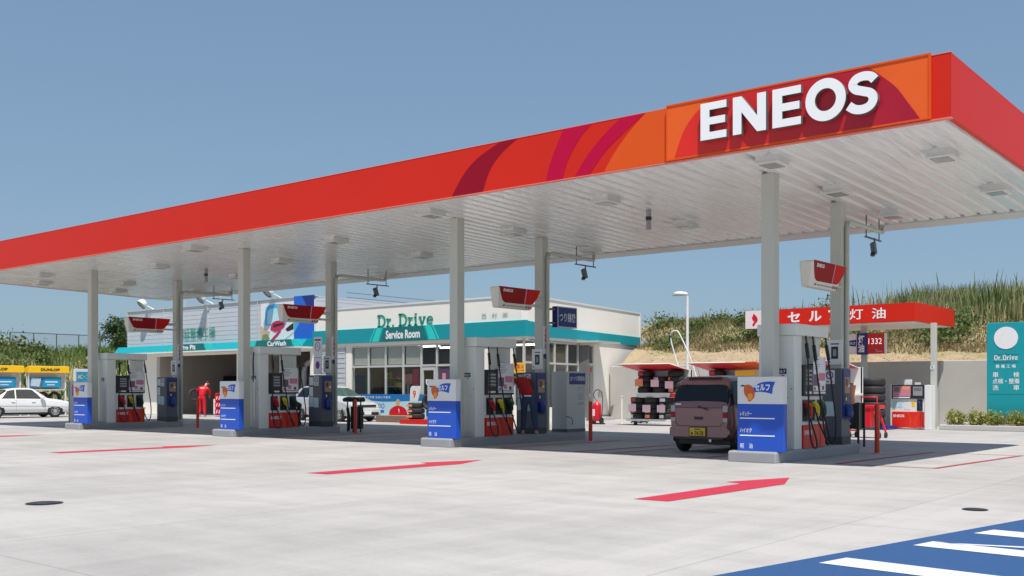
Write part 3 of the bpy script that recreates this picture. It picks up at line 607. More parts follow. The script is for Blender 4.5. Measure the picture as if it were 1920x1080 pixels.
hose([(.40, .74, 2.14), (.45, .75, 1.7), (.50, .85, 1.0), (.54, .95, .35), (.56, 1.06, .05), (.54, 1.15, .06), (.48, 1.05, .3), (.43, .93, .5), (.42, .81, .78)], [(.42, .745, 1.98), (.455, .755, 1.68)])
hose([(.40, 1.36, 2.14), (.44, 1.40, 1.7), (.50, 1.50, 1.0), (.54, 1.56, .4), (.52, 1.52, .06), (.49, 1.42, .05), (.45, 1.33, .35), (.42, 1.28, .55), (.42, 1.15, .78)], [(.41, 1.37, 2.0), (.445, 1.405, 1.7)])
# black "self" plate on the pylon front
m = MB(); m.rect((0, 0, 0), X, Z, -.0, .20, 1.42, 1.52, 0, .006, 0); m.rect((0, 0, 0), X, Z, .06, .2, 1.36, 1.415, 0, .006, 1); m.rect((0, 0, 0), X, Z, .10, .16, 1.38, 1.395, .006, .008, 0); pl = m.build('name_plate', [BLACK, PAPER], fd)
text('セルフ', (.02, -.006, 1.435), X, Z, .16, .065, LETW, pl, .002, .04)
m = MB(); m.cyl((.30, .005, 1.14), (.30, -.012, 1.14), .012, n=8); m.cyl((.22, .005, .98), (.22, -.01, .98), .009, n=8); m.build('lock', INTD, fd)
for k in (1, 2, 3): dup(fd, (XC[k] + (.0, -.02, -.02, .05)[k], 18.2, .2), 'grey arched fuel dispenser with red base ' + WHO[k])

# payment kiosks
kk = thing('payment_kiosk', 'dark slate payment kiosk with blue side ' + WHO[0], 'kiosk', (XC[0], 20.42, .2), 0, 'payment kiosks on the pump islands')
m = MB(); m.box(-.22, .385, 0, .44, 0.0, 1.56); m.build('cabinet', SLATE, kk, .012)
m = MB(); m.box(-.21, .40, -.004, .45, 0.0, .16); m.build('plinth', mat('plinth_dark', (.05, .055, .065), .5, var=.1), kk)
m = MB(); m.box(.375, .41, .03, .41, .55, 1.53); m.tube([(.40, .22, .78), (.44, .22, .74), (.44, .22, .60), (.40, .22, .56)], .10, 10, smooth=1); kp = m.build('blue_panel', KBLUE, kk, .01)
m = MB(); Q = dict(O=(.41, 0, 0), A=Y, B=Z); m.rect(**Q, a0=.10, a1=.36, b0=1.05, b1=1.38, d0=0, d1=.006, mi=0); m.rect(**Q, a0=.08, a1=.26, b0=.86, b1=1.05, d0=0, d1=.006, mi=1)
m.cyl((.412, .30, 1.2), (.425, .30, 1.2), .035, n=10, mi=2); m.rect(**Q, a0=.14, a1=.18, b0=.90, b1=.97, d0=.006, d1=.012, mi=2); m.rect(**Q, a0=.14, a1=.24, b0=1.2, b1=1.34, d0=.006, d1=.009, mi=3)
m.build('card_reader', [mat('reader_tan', (.38, .24, .12), .5, var=.3, scale=20), BLACK, PAPER, mat('reader_brown', (.12, .05, .03), .5, var=.2)], kp)
m = MB(); Q = dict(O=(0, 0, 0), A=X, B=Z)
m.rect(**Q, a0=-.18, a1=-.0, b0=1.26, b1=1.50, d0=0, d1=.005, mi=0); m.rect(**Q, a0=.03, a1=.24, b0=1.24, b1=1.52, d0=0, d1=.005, mi=0)
ring = [(.135 + .07 * math.cos(a), 1.42 + .07 * math.sin(a)) for a in np.linspace(0, 2 * math.pi, 13)]
stroke_prism(m, ring, .022, (0, 0, 0), X, Z, .005, .008, 2, 2, 3); stroke_prism(m, [(.09, 1.47), (.18, 1.37)], .018, (0, 0, 0), X, Z, .005, .009, 2, 2)
m.rect(**Q, a0=.07, a1=.12, b0=1.27, b1=1.31, d0=.005, d1=.008, mi=3); m.rect(**Q, a0=.15, a1=.2, b0=1.27, b1=1.31, d0=.005, d1=.008, mi=3)
m.rect(**Q, a0=-.18, a1=-.02, b0=.92, b1=1.2, d0=0, d1=.005, mi=0); m.rect(**Q, a0=-.18, a1=.01, b0=.60, b1=.90, d0=0, d1=.005, mi=1); m.rect(**Q, a0=.03, a1=.24, b0=.58, b1=.88, d0=0, d1=.005, mi=1)
m.build('notice', [PAPER, PAPERB, TEALG, GREYT], kk)
for k in (1, 2, 3): dup(kk, (XC[k] + (0, .0, .05, .08)[k], 20.42, .2), 'dark slate payment kiosk with blue side ' + WHO[k])

# overhead lane signs hung from the back columns
os_ = thing('overhead_lane_sign', 'red and white boat-shaped overhead sign ' + WHO[0], 'sign', (XC[0], 18.93, 3.32), 0, 'overhead lane signs on the columns')
Ls, Hs = 1.64, .50
def hull(mb, off, y0, y1, yb0, yb1, z0, z1, xt, xb, x0, mi=0):
    v = [(x0, y0, z1), (x0, y1, z1), (xt, y1, z1), (xt, y0, z1), (x0, yb0, z0), (x0, yb1, z0), (xb, yb1, z0), (xb, yb0, z0)]
    mb.add(v, [(0, 3, 2, 1), (4, 5, 6, 7), (3, 7, 6, 2), (0, 1, 5, 4), (0, 4, 7, 3), (1, 2, 6, 5)], mi)
m = MB(); hull(m, 0, 0, Ls, .10, Ls - .22, 0, Hs, .42, .30, .12); ob = m.build('housing', mat('sign_housing', (.72, .70, .62), .45, var=.04), os_, .04, 3)
nrm = Vector((Hs, 0, -.12)).normalized(); Bv = Vector((.12, 0, Hs)).normalized(); Lf = math.hypot(.12, Hs)
m = MB(); Q = dict(O=(.30, 0, 0), A=Y, B=Bv)
lo, hi = .13, Lf + .004
m.prism([(.02, hi), (1.08, hi), (1.08, lo)] + [(.35, lo), (.24, lo + .05), (.13, lo + .2)], **Q, d0=0, d1=.006, mi=0)
m.prism([(1.08, hi), (Ls + .0, hi), (Ls - .06, lo + .2), (Ls - .2, lo + .04), (Ls - .3, lo), (1.08, lo)], **Q, d0=0, d1=.006, mi=1)
m.prism([(1.06, hi), (1.10, hi), (1.12, lo), (1.08, lo)], **Q, d0=.006, d1=.008, mi=2); m.build('red_face', [mat('sign_dark_red', (.30, .008, .012), .5, spec=.15, var=.05), mat('sign_red', (.58, .012, .01), .5, spec=.15, var=.05), PINK], ob)
m = MB(); text('ENEOS', Vector((.30, .20, 0)) + Bv * (hi - .12), Y, Bv, .36, .07, None, mb=m, depth=.010, bold=.03)
m.build('lettering', LETW, ob)
m = MB()
m.prism([(.28, .04), (.34, .04), (.36, .085), (.30, .085)], **Q, d0=0, d1=.006)
for q in range(14): m.rect(**Q, a0=.40 + q * .055, a1=.44 + q * .055, b0=.045, b1=.075, d0=0, d1=.004, mi=1)
for q in range(3): m.rect(**Q, a0=1.17 + q * .09, a1=1.23 + q * .09, b0=.035, b1=.09, d0=0, d1=.006, mi=0 if q < 2 else 2)
m.build('lettering', [SLATE, GREYT, LABR], ob)
m = MB(); m.box(.05, .13, Ls - .1, 2.16, .30, .38); m.box(.05, .13, Ls - .1, 2.16, .12, .18); m.build('bracket', COLM, os_)
for k in (1, 2, 3): dup(os_, (XC[k] + .02 * k, 18.93, 3.32), 'red and white boat-shaped overhead sign ' + WHO[k])

# security cameras on pipe arms
sc_ = thing('security_camera', 'security camera on a long pipe arm ' + WHO[0], 'camera', (XC[0], 21.2, 4.85), 0, 'security cameras behind the back columns')
m = MB(); m.tube([(.17, .05, -4.6), (.17, .05, -.12), (.17, .10, .0), (.17, .25, .03), (.17, 2.0, .03), (.17, 2.14, .03), (.17, 2.15, .2)], .05, 8); m.build('pipe_arm', COLM, sc_)
m = MB()
for y in (1.5, 2.3): m.box(.03, .05, y, y + .02, -.12, .36)
m.box(.02, .06, 1.45, 2.42, -.14, -.11); m.build('hanger', SLATE, sc_)
m = MB(); m.tube([(.10, 1.85, -.12), (.10, 1.85, -.25)], .022, 6); m.obox((.10, 1.80, -.36), (.10, .13, .27), Matrix.Rotation(R_(22), 3, 'X')); cb = m.build('camera_body', SLATE, sc_, .015)
m = MB(); m.cyl((.10, 1.755, -.47), (.10, 1.735, -.53), .05, n=12); m.build('camera_lens', BLACK, cb)
for k in (1, 2, 3): dup(sc_, (XC[k] - .02 * k, 21.2, 4.85), 'security camera on a long pipe arm ' + WHO[k])

# notices on the back columns
nn = thing('column_notice', 'white column notice with black picture above the kiosk ' + WHO[0], 'notice', (XC[0], 21.07, 1.85), 0, 'notices on the back columns')
m = MB(); m.box(-.19, .15, -.02, .0, 0, .52); nb_ = m.build('plate', PAPER, nn)
m = MB(); Q = dict(O=(0, -.02, 0), A=X, B=Z); m.rect(**Q, a0=-.09, a1=.06, b0=.12, b1=.38, d0=0, d1=.004); m.rect(**Q, a0=-.05, a1=.02, b0=.18, b1=.32, d0=.004, d1=.006, mi=1); m.rect(**Q, a0=-.1, a1=.08, b0=.42, b1=.45, d0=0, d1=.004, mi=2); m.rect(**Q, a0=-.16, a1=-.11, b0=.05, b1=.08, d0=0, d1=.004, mi=2)
m.build('picture', [BLACK, GREYT, SLATE], nb_)
for k in (1, 2, 3): dup(nn, (XC[k] - .02 * k, 21.07, 1.85), 'white column notice with black picture above the kiosk ' + WHO[k])
vn = thing('vertical_notice', 'narrow white notice with red writing on the column ' + WHO[1], 'notice', (XC[1] + .105, 21.2, 2.1), 0, 'narrow notices on the back columns')
m = MB(); m.box(0, .018, -.1, .11, .15, .86); vb = m.build('plate', PAPER, vn)
m = MB(); text('火気厳禁'[0] + '\n' + '気' + '\n' + '厳' + '\n' + '禁', (.018, -.05, .27), Y, Z, .11, .55, None, mb=m, depth=.004, bold=.02); m.build('lettering', LABR, vb)
m = MB(); m.prism([(.07 * math.cos(a), .07 + .07 * math.sin(a)) for a in np.linspace(0, 2 * math.pi, 15)[:-1]], (.018, .0, .02), Y, Z, -.01, .004); m.build('round_badge', NAVY, vb)
for k in (2, 3): dup(vn, (XC[k] + .105 - .02 * k + .02, 21.2, 2.1), 'narrow white notice with red writing on the column ' + WHO[k])
# slim bollards at the island ends
for k, (x, y) in enumerate(((-7.68, 21.35), (-15.10, 21.6), (-23.25, 20.95), (-30.6, 20.4))):
    b = thing('bollard', 'thin orange-red post at the end of the island ' + WHO[k], 'bollard', (x, y, 0), 0, 'thin orange-red posts')
    m = MB(); m.cyl((0, 0, 0), (0, 0, 1.0), .05, n=14); m.cyl((0, 0, 1.0), (0, 0, 1.03), .05, .03, n=14); m.build('post', ORP, b)
    m = MB(); m.cyl((0, 0, 0), (0, 0, .012), .11, n=16); m.build('foot', STEEL, b)
# long vertical hose reel strip on the pylon of the third island
a = thing('measuring_strip', 'narrow white strip with a squeegee hung on the grey pump pylon', 'squeegee', (-24.32, 18.06, .45), 0)
m = MB(); m.box(-.05, .0, 0, .03, .0, 1.2); m.build('strip', PAPER, a)
m = MB(); m.tube([(-.02, .0, 1.1), (-.01, -.02, 1.7), (.0, 0, 1.95)], .02, 6); m.build('handle', BLACK, a)
# change machine and its flag sign on the second island
cmn = thing('change_machine', 'tall grey change machine with blue heading on the island end', 'change machine', (-16.1, 21.72, .2))
m = MB(); m.box(-.33, .17, 0, .82, .0, 1.6); cb = m.build('cabinet', mat('machine_grey', (.52, .54, .53), .45, var=.05), cmn, .012)
m = MB(); m.box(-.325, .176, -.006, .826, .005, .09); m.build('plinth', SLATE, cmn)
m = MB(); m.rect((.17, 0, 0), Y, Z, .10, .82, 1.26, 1.56, 0, .005); hb = m.build('heading_plate', NAVY, cb)
text('おつり精算機', (.175, .14, 1.35), Y, Z, .64, .13, LETW, hb, .003, .004)
m = MB(); Q = dict(O=(.17, 0, 0), A=Y, B=Z)
for r, (a0, a1, z) in enumerate(((.48, .74, 1.16), (.48, .56, 1.11), (.48, .72, .98), (.48, .72, .92), (.48, .72, .86))): m.rect(**Q, a0=a0, a1=a1, b0=z, b1=z + .018, d0=0, d1=.003)
for q in range(3): m.rect(**Q, a0=.50 + .09 * q, a1=.55 + .09 * q, b0=.72, b1=.79, d0=0, d1=.003)
m.build('instructions', GREYT, cb)
m = MB(); m.tube([(.17, -.02, .42), (.24, -.12, .43), (.26, .1, .38), (.2, .2, .2)], .01, 5, smooth=1); m.build('cable', BLACK, cmn)
fs = thing('flag_sign', 'dark blue flag sign for change machine jutting from the column', 'sign', (-16.14, 21.36, 2.95))
m = MB(); m.box(-.10, .08, .12, .98, 0.0, .55); fb = m.build('sign_box', NAVY, fs, .012)
m = MB(); 
for a in ((.12, .98, 0, .025), (.12, .98, .525, .55), (.12, .145, .025, .525), (.955, .98, .025, .525)): m.rect((.08, 0, 0), Y, Z, *a, 0, .006)
m.build('rim', ALU, fb)
text('つり銭機', (.086, .20, .15), Y, Z, .70, .24, LETW, fb, .003, .006)
m = MB(); m.box(-.05, .03, -.06, .12, .08, .13); m.box(-.05, .03, -.06, .12, .44, .49); m.build('bracket', SLATE, fs)

# ------------------------------------------------------------------ service building
bd = thing('service_building', 'low cream and grey service building with teal band, shop windows and open workshop bays', 'building', (-37, 31, 0)); O = bd.location
SD = Vector((-.1596, .9872, 0)); SN = Vector((.9872, .1596, 0)); CN = Vector((-24.73, 31, 0))      # side wall: direction, outward normal, corner
SQ = dict(O=CN, A=SD, B=Z); FQ = dict(O=(0, 31, 0), A=X, B=Z)
def frect(mb, x0, x1, z0, z1, d0, d1, mi=0): mb.rect((0, 31, 0), X, Z, x0, x1, z0, z1, d0, d1, mi)
def srect(mb, s0, s1, z0, z1, d0, d1, mi=0): mb.rect(CN, SD, Z, s0, s1, z0, z1, d0, d1, mi)
w = MB(O)       # cream walls of the sales room, left open where the glazing is
frect(w, -37.1, -24.73, 4.0, 4.93, -.2, 0); frect(w, -37.1, -24.73, 3.24, 4.0, -.2, -.002)
frect(w, -35.05, -34.66, 0, 3.24, -.2, .0); frect(w, -28.55, -25.35, 0, 3.24, -.2, 0)
frect(w, -34.66, -30.35, 0, .55, -.2, 0); frect(w, -25.35, -24.9, 0, .7, -.2, 0); w.build('front_wall', CREAM, bd)
w = MB(O); srect(w, 0, 11.27, 3.83, 4.93, -.2, 0); srect(w, 0, 11.27, 3.3, 3.83, -.2, -.002); srect(w, 6.1, 7.98, .2, 3.3, -.2, 0); srect(w, 8.9, 11.27, .2, 3.3, -.2, 0); srect(w, 7.98, 8.9, 2.36, 3.3, -.2, 0); srect(w, 7.98, 8.9, .2, 1.25, -.2, 0); srect(w, .2, 4.66, 0, .6, -.2, 0)
w.build('side_wall', CREAM, bd)
w = MB(O); srect(w, 6.1, 11.27, -.02, .2, -.18, .03); w.build('plinth', GREYT, bd)
w = MB(O); P4 = CN + SD * 11.27; w.prism([(-37.1, 31.2), (CN.x - .25, 31.2), (P4.x - .22, P4.y - .1), (-37.1, P4.y - .1)], (0, 0, 4.6), X, Y, 0, .12); w.build('flat_roof', GREYT, bd)
w = MB(O); w.box(-37.1, P4.x, P4.y - .1, P4.y, 0, 4.93); w.build('rear_wall', CREAM, bd)
w = MB(O); frect(w, -37.13, -24.70, 4.93, 5.0, -.25, .03); srect(w, -.0, 11.30, 4.932, 5.002, -.25, .03); w.build('roof_coping', WHITE, bd)
w = MB(O); srect(w, 11.16, 11.27, .2, 4.93, 0, .035); w.build('downpipe', WHITE, bd)
# teal bands
w = MB(O); frect(w, -37.2, -24.6, 3.38, 4.0, .002, .13); w.prism([(-.1, 3.385), (4.5, 3.44), (11.1, 3.39), (11.1, 3.81), (4.5, 3.83), (-.1, 3.99)], CN, SD, Z, .0, .06); b1 = w.build('teal_band', TEAL, bd)
w = MB(O); frect(w, -37.2, -24.7, 3.30, 3.378, .0, .10); w.build('band_soffit', CREAM, b1)
w = MB(O)
for x0 in (-53.5,): w.prism([(-.75, 3.30), (.0, 3.30), (.0, 3.66), (-.42, 3.66)], (x0, 31, 0), Y, Z, 0, 16.3)
b2 = w.build('teal_awning', TEAL, bd)
w = MB(O); w.box(-53.5, -37.2, 30.22, 31.0, 3.22, 3.298); w.build('awning_edge', WHITE, b2)
def plate(x0, x1, z0, z1, d, word, wx0, wx1, wz0, wz1, par, slant=.12, nrm=None):
    A, B = X, (Z if nrm is None else nrm); Oo = (0, 31 - d, 0) if nrm is None else None
    m = MB(O); e = slant
    m.prism([(x0 - e, z0), (x0 + e, z1), (x1 - e, z1), (x1 + e, z0)], (0, 31 - d, 0), X, Z, 0, .012, 0)
    for sgn, xe in ((-1, x0 - .10), (1, x1 + .10)):
        m.prism([(xe - e * -sgn * 1.0, z0), (xe + e * -sgn, z1), (xe + e * -sgn + sgn * .32, z1), (xe - e * -sgn + sgn * .42, z0)], (0, 31 - d, 0), X, Z, 0, .010, 1)
        m.prism([(xe - e * -sgn + sgn * .50, z0), (xe + e * -sgn + sgn * .40, z1), (xe + e * -sgn + sgn * .47, z1), (xe - e * -sgn + sgn * .58, z0)], (0, 31 - d, 0), X, Z, 0, .010, 1)
    o = m.build('name_plate', [TEALD, TURQ], par)
    text(word, (wx0, 31 - d - .014, wz0), X, Z, wx1 - wx0, wz1 - wz0, LETW, o, .006, .035, org=O)
plate(-32.55, -29.95, 3.40, 3.99, .132, 'Service Room', -32.3, -30.25, 3.49, 3.86, b1)
plate(-47.5, -44.8, 3.31, 3.65, .74, 'Pro Pit', -46.85, -45.55, 3.36, 3.60, b2, .06)
plate(-40.6, -37.9, 3.31, 3.65, .74, 'CarWash', -39.7, -38.3, 3.36, 3.60, b2, .06)
# slab-serif shop name
def slab_text(mb, x0, z0, h, gap, s_, Yp, d):
    sw = .15; x = 0; OO = (x0, Yp, z0); KW = dict(O=OO, A=X * h, B=Z * h, d0=0, d1=d)
    St = lambda p, w=sw: stroke_prism(mb, p, w, OO, X * h, Z * h, 0, d * 1.0, 0, 0, 6)
    Bx = lambda a, b, c, e: mb.prism([(a, c), (b, c), (b, e), (a, e)], OO, X * h, Z * h, 0, d + .002)
    for ch in s_:
        if ch == 'D':
            Bx(x + .1, x + .28, 0, 1); Bx(x, x + .42, 0, .11); Bx(x, x + .42, .89, 1)
            St([(x + .25, .93), (x + .48, .925), (x + .70, .78), (x + .775, .5), (x + .70, .22), (x + .48, .075), (x + .25, .07)]); x += .90
        elif ch == 'r':
            Bx(x + .1, x + .26, 0, .68); Bx(x, x + .38, 0, .10); Bx(x, x + .2, .59, .69); St([(x + .2, .42), (x + .32, .58), (x + .50, .60)], .15); x += .60
        elif ch == '.': Bx(x, x + .18, 0, .17); x += .38
        elif ch == 'i':
            Bx(x + .1, x + .26, 0, .68); Bx(x, x + .36, 0, .10); Bx(x, x + .2, .59, .69); Bx(x + .08, x + .27, .80, .97); x += .45
        elif ch == 'v':
            St([(x + .12, .64), (x + .33, .05)], .17); St([(x + .56, .64), (x + .35, .05)], .13); Bx(x, x + .27, .60, .70); Bx(x + .42, x + .67, .60, .70); x += .72
        elif ch == 'e':
            St([(x + .10, .37), (x + .56, .38), (x + .50, .57), (x + .34, .635), (x + .15, .55), (x + .085, .34), (x + .16, .13), (x + .35, .06), (x + .56, .15)], .125); x += .70
        elif ch == ' ': x += .22
        x += gap
    return x
m = MB(O); wd = slab_text(m, 0, 0, 1, .02, 'Dr. Drive', 0, 0); hgt = (-29.57 + 32.97) / wd
m = MB(O); slab_text(m, -32.97, 3.99 + .03, .54, .02, 'Dr. Drive', 30.99, .015)
k_ = (3.40) / (wd * .54); m.v = [((-32.97 - O.x) + (v[0] + O.x + 32.97) * k_, v[1], v[2]) for v in m.v]; m.build('lettering', GREENL, bd)
text('西　村　㈱', (-26.95, 30.998, 4.13), X, Z, 1.35, .22, GREYT, bd, .01, .0, name='company_name', org=O)
# glazing: front
m = MB(O)
xs = [-34.66, -33.58, -32.5, -31.42, -30.35, -29.45, -28.55]
for x in xs: frect(m, x - .035, x + .035, .55 if x < -30.5 else 0, 3.24, -.10, -.012)
for z in (2.33,): frect(m, -34.66, -28.55, z - .045, z + .045, -.095, -.014)
frect(m, -34.66, -28.55, 3.17, 3.238, -.095, -.014); frect(m, -34.66, -30.35, .55, .62, -.095, -.014)
m.build('window_frame', ALU, bd)
for i in range(6):
    for z0, z1 in ((.62 if i < 4 else .02, 2.285), (2.375, 3.17)):
        m = MB(O); frect(m, xs[i] + .035, xs[i + 1] - .035, z0, z1, -.06, -.054); pn = m.build('window_pane', GLASS_W, bd)
for i in range(4):
    m = MB(O); frect(m, xs[i] + .13, xs[i + 1] - .06, 2.40, 3.16, -.085, -.075); m.build('roller_blind', BEIGE, bd)
m = MB(O); d0 = dict(x0=xs[4] + .06, x1=xs[5] - .06)
for a in ((d0['x0'], d0['x0'] + .09, .02, 2.25), (d0['x1'] - .09, d0['x1'], .02, 2.25), (d0['x0'] + .09, d0['x1'] - .09, 2.13, 2.25), (d0['x0'] + .09, d0['x1'] - .09, .02, .2)): frect(m, *a, -.05, -.0)
dr = m.build('door', ALU, bd)
text('D', (-30.08, 31.05, 1.75), Z * -1, X, .26, .30, LETW, dr, .02, .03, org=O)
m = MB(O); frect(m, -29.35, -28.75, 1.55, 2.2, -.05, -.045, 0); frect(m, -29.15, -28.95, 1.7, 2.0, -.045, -.042, 1); m.build('poster', [mat('poster_violet', (.08, .05, .10), .5, var=.4, scale=8), PINK], bd)
# glazing: corner and side
m = MB(O)
for s_ in (.0, 1.15, 2.5, 3.62, 4.66): srect(m, s_ - .04, s_ + .04, .6, 3.25, -.1, -.012)
frect(m, -25.35, -25.28, .7, 3.24, -.1, -.012); frect(m, -25.28, -24.8, 2.98, 3.04, -.1, -.012)
srect(m, 0, 4.66, 2.34, 2.42, -.095, -.014); srect(m, 0, 4.66, 3.2, 3.27, -.095, -.014); m.build('window_frame', ALU, bd)
for s0, s1 in ((.04, 1.11), (1.19, 2.46), (2.54, 3.58), (3.66, 4.62)):
    for z0, z1 in ((.6, 2.34), (2.42, 3.2)):
        m = MB(O); srect(m, s0, s1, z0, z1, -.06, -.054); m.build('window_pane', GLASS_W, bd)
m = MB(O); frect(m, -25.28, -24.78, .7, 3.2, -.06, -.054); m.build('window_pane', GLASS_W, bd)
# entrance door on the side with transom and canopy
m = MB(O); a0, a1 = 4.70, 6.10
srect(m, a0, a0 + .13, 0, 3.3, -.12, .02); srect(m, a1 - .16, a1, 0, 3.3, -.12, .02); srect(m, a0 + .13, a1 - .16, 2.36, 2.46, -.12, .02); srect(m, a0 + .13, a1 - .16, 3.2, 3.3, -.12, .02); srect(m, 5.38, 5.46, 2.46, 3.2, -.1, .0)
srect(m, a0 + .13, a0 + .25, .02, 2.36, -.08, -.03); srect(m, a1 - .28, a1 - .16, .02, 2.36, -.08, -.03); srect(m, a0 + .25, a1 - .28, .02, .2, -.08, -.03); srect(m, a0 + .25, a1 - .28, 1.02, 1.12, -.08, -.03)
ed = m.build('entrance_door', ALU, bd)
m = MB(O); srect(m, a0 + .25, a1 - .28, .2, 1.02, -.06, -.05); srect(m, a0 + .25, a1 - .28, 1.12, 2.36, -.06, -.05); srect(m, a0 + .13, a1 - .16, 2.46, 3.2, -.06, -.05); m.build('door_pane', GLASS_W, ed)
m = MB(O); srect(m, a0 + .2, a1 - .2, 2.08, 2.28, -.03, -.02, 0); srect(m, a0 + .22, a0 + .42, 1.15, 1.75, -.05, -.045, 0); srect(m, a0 + .5, a1 - .36, 1.3, 1.95, -.045, -.04, 1); srect(m, a0 + .28, a1 - .32, .85, 1.0, -.045, -.04, 2); m.build('door_sticker', [mat('sticker_red', srgb(200, 60, 80), .5, var=.2), PAPER, PINK], ed)
m = MB(O); m.prism([(4.35, 3.30), (6.6, 3.30), (6.6, 3.37), (4.35, 3.37)], CN, SD, Z, .02, 1.05); m.build('door_canopy', ALU, bd)
m = MB(O); srect(m, 4.6, 6.3, 0, .14, .0, .9); m.build('door_step', PLANTC, bd)
m = MB(O); srect(m, 8.0, 8.88, 1.25, 1.33, -.1, .035); srect(m, 8.0, 8.08, 1.33, 2.35, -.1, .02); srect(m, 8.80, 8.88, 1.33, 2.35, -.1, .02); srect(m, 8.08, 8.80, 2.28, 2.35, -.1, .02); sf = m.build('small_window', ALU, bd)
m = MB(O); srect(m, 8.08, 8.80, 1.33, 2.28, -.06, -.05); m.build('window_pane', GLASS_W, sf)
m = MB(O); srect(m, 8.15, 8.25, 1.36, 1.62, -.16, -.10); srect(m, 8.5, 8.6, 1.36, 1.56, -.16, -.10); m.build('window_bottles', PAPER, sf)
m = MB(O); srect(m, 6.55, 6.85, .98, 1.25, 0, .07); m.build('wall_box', ALU, bd, .01)
m = MB(O); frect(m, -25.2, -24.85, 2.02, 2.32, -.045, -.04, 0); m.build('sale_poster', YELL, bd)
# interior of the sales room
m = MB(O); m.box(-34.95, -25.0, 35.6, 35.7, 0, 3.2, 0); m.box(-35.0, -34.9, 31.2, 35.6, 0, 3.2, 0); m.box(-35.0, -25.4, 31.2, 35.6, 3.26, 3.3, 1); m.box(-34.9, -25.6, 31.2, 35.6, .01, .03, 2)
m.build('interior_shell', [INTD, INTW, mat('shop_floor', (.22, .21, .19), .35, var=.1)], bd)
for x in (-31.5, -29.4, -27.3):
    for y in (32.6, 34.2): m = MB(O); m.box(x - .65, x + .65, y - .12, y + .12, 3.19, 3.24); m.build('ceiling_lamp', emit('lamp_tube', (1, .97, .9), 4), bd)
m = MB(O); m.box(-33.3, -31.8, 32.2, 32.9, .03, 1.1); m.box(-31.4, -29.9, 33.6, 34.2, .03, 1.4); m.build('counter', mat('counter_wood', (.22, .13, .06), .5, var=.2), bd)
m = MB(O); m.cyl((-32.0, 31.9, .03), (-32.0, 31.9, 1.75), .02, n=6, mi=1); m.box(-32.25, -31.75, 31.88, 31.92, 1.55, 2.0, 0); m.build('sign_stand', [PINK, WHITE], bd)
GOODS = [mat('goods_%s' % n, c, .5, var=.2, scale=6) for n, c in (('red', (.45, .03, .03)), ('blue', (.03, .10, .40)), ('yellow', (.6, .42, .04)), ('white', (.7, .7, .68)), ('green', (.04, .25, .10)), ('black', (.03, .03, .03)))]
for xa, xb, ya in ((-34.6, -33.75, 33.0), (-33.2, -31.9, 34.9), (-31.6, -30.5, 34.9), (-29.9, -28.7, 34.6)):
    for k in range(5):
        m = MB(O); m.box(xa, xb, ya, ya + .4, .3 + .38 * k, .33 + .38 * k, 0); sh_ = m.build("shelf", ALU, bd); m = MB(O); x = xa + .03
        while x < xb - .12:
            w_ = random.uniform(.06, .16); m.box(x, x + w_, ya + .02, ya + .3, .332 + .38 * k, .332 + .38 * k + random.uniform(.12, .30), random.randrange(6)); x += w_ + .015
        m.build('shelf_goods', GOODS, sh_)
m = MB(O); m.box(-31.35, -31.05, 31.55, 31.6, .9, 2.2); m.build('hanging_poster', [mat('poster_cerise', srgb(200, 40, 110), .5, var=.15)], bd)
m = MB(O); m.box(-32.9, -31.9, 31.9, 32.5, .45, .50); m.box(-32.5, -32.3, 32.1, 32.3, .03, .45); m.build('table', mat('table_wood', (.40, .25, .12), .5, var=.2), bd)
# workshop and car-wash side
m = MB(O); X0, X1 = -53.2, -37.12
nb_ = 9
for k in range(nb_):
    z0 = 3.62 + k * .225; z1 = z0 + .225
    m.prism([(0, z0), (-.012, z0), (-.006, z1 - .012), (0, z1)], (X0, 31, 0), Y, Z, 0, X1 - X0)
m.box(X0, X1, 31.0, 31.12, 3.3, 5.64); m.build('siding_front', SIDING, bd)
m = MB(O); 
for k in range(10):
    z0 = 3.4 + k * .225; m.prism([(31.0, z0), (41.5, z0), (41.5, z0 + .215), (31.0, z0 + .215)], (X1, 0, 0), Y, Z, -.1, .012)
m.box(X1 - .1, X1 + .02, 31, 41.5, 5.60, 5.66); m.build('siding_side', SIDING, bd)
m = MB(O); m.box(X0 - .04, X1 + .04, 30.94, 31.14, 5.642, 5.70); 
for x in (X0, -49.6, -45.6, -41.4): m.box(x - .03, x + .03, 30.95, 30.99, 3.62, 5.64)
m.build('roof_edge', ALU, bd)
m = MB(O); m.box(X0, X1 - .12, 31.1, 41.5, 5.45, 5.55); m.box(X0, X0 + .15, 31.1, 41.5, 0, 5.5); m.box(X0, X1 - .1, 41.35, 41.5, 0, 5.5); m.build('workshop_shell', SIDING, bd)
m = MB(O)
for a in ((X0, -50.35), (-43.15, -42.35), (-37.5, -35.02)): frect(m, *a, 0, 3.3, -.2, 0)
frect(m, -50.35, -43.15, 3.1, 3.3, -.2, -.001); frect(m, -42.35, -37.5, 3.1, 3.3, -.2, -.001); m.build('workshop_piers', CREAM, bd)
m = MB(O); frect(m, -37.1, -35.06, .1, 3.2, .0, .02)
for k in range(14): frect(m, -37.1, -35.06, .1 + k * .22, .12 + k * .22, .02, .035)
m.build('pier_siding', SIDING, bd)
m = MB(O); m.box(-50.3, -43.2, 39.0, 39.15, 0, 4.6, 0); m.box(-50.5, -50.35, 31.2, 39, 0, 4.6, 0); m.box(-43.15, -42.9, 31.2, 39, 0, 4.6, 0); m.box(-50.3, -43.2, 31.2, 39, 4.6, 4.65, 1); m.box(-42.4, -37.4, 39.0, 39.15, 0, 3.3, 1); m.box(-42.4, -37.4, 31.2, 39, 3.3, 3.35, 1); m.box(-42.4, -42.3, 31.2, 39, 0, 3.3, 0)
for x in (-49.2, -47.6, -46.0, -44.4): m.box(x - .74, x + .74, 38.9, 38.98, 2.55, 4.2, 2)
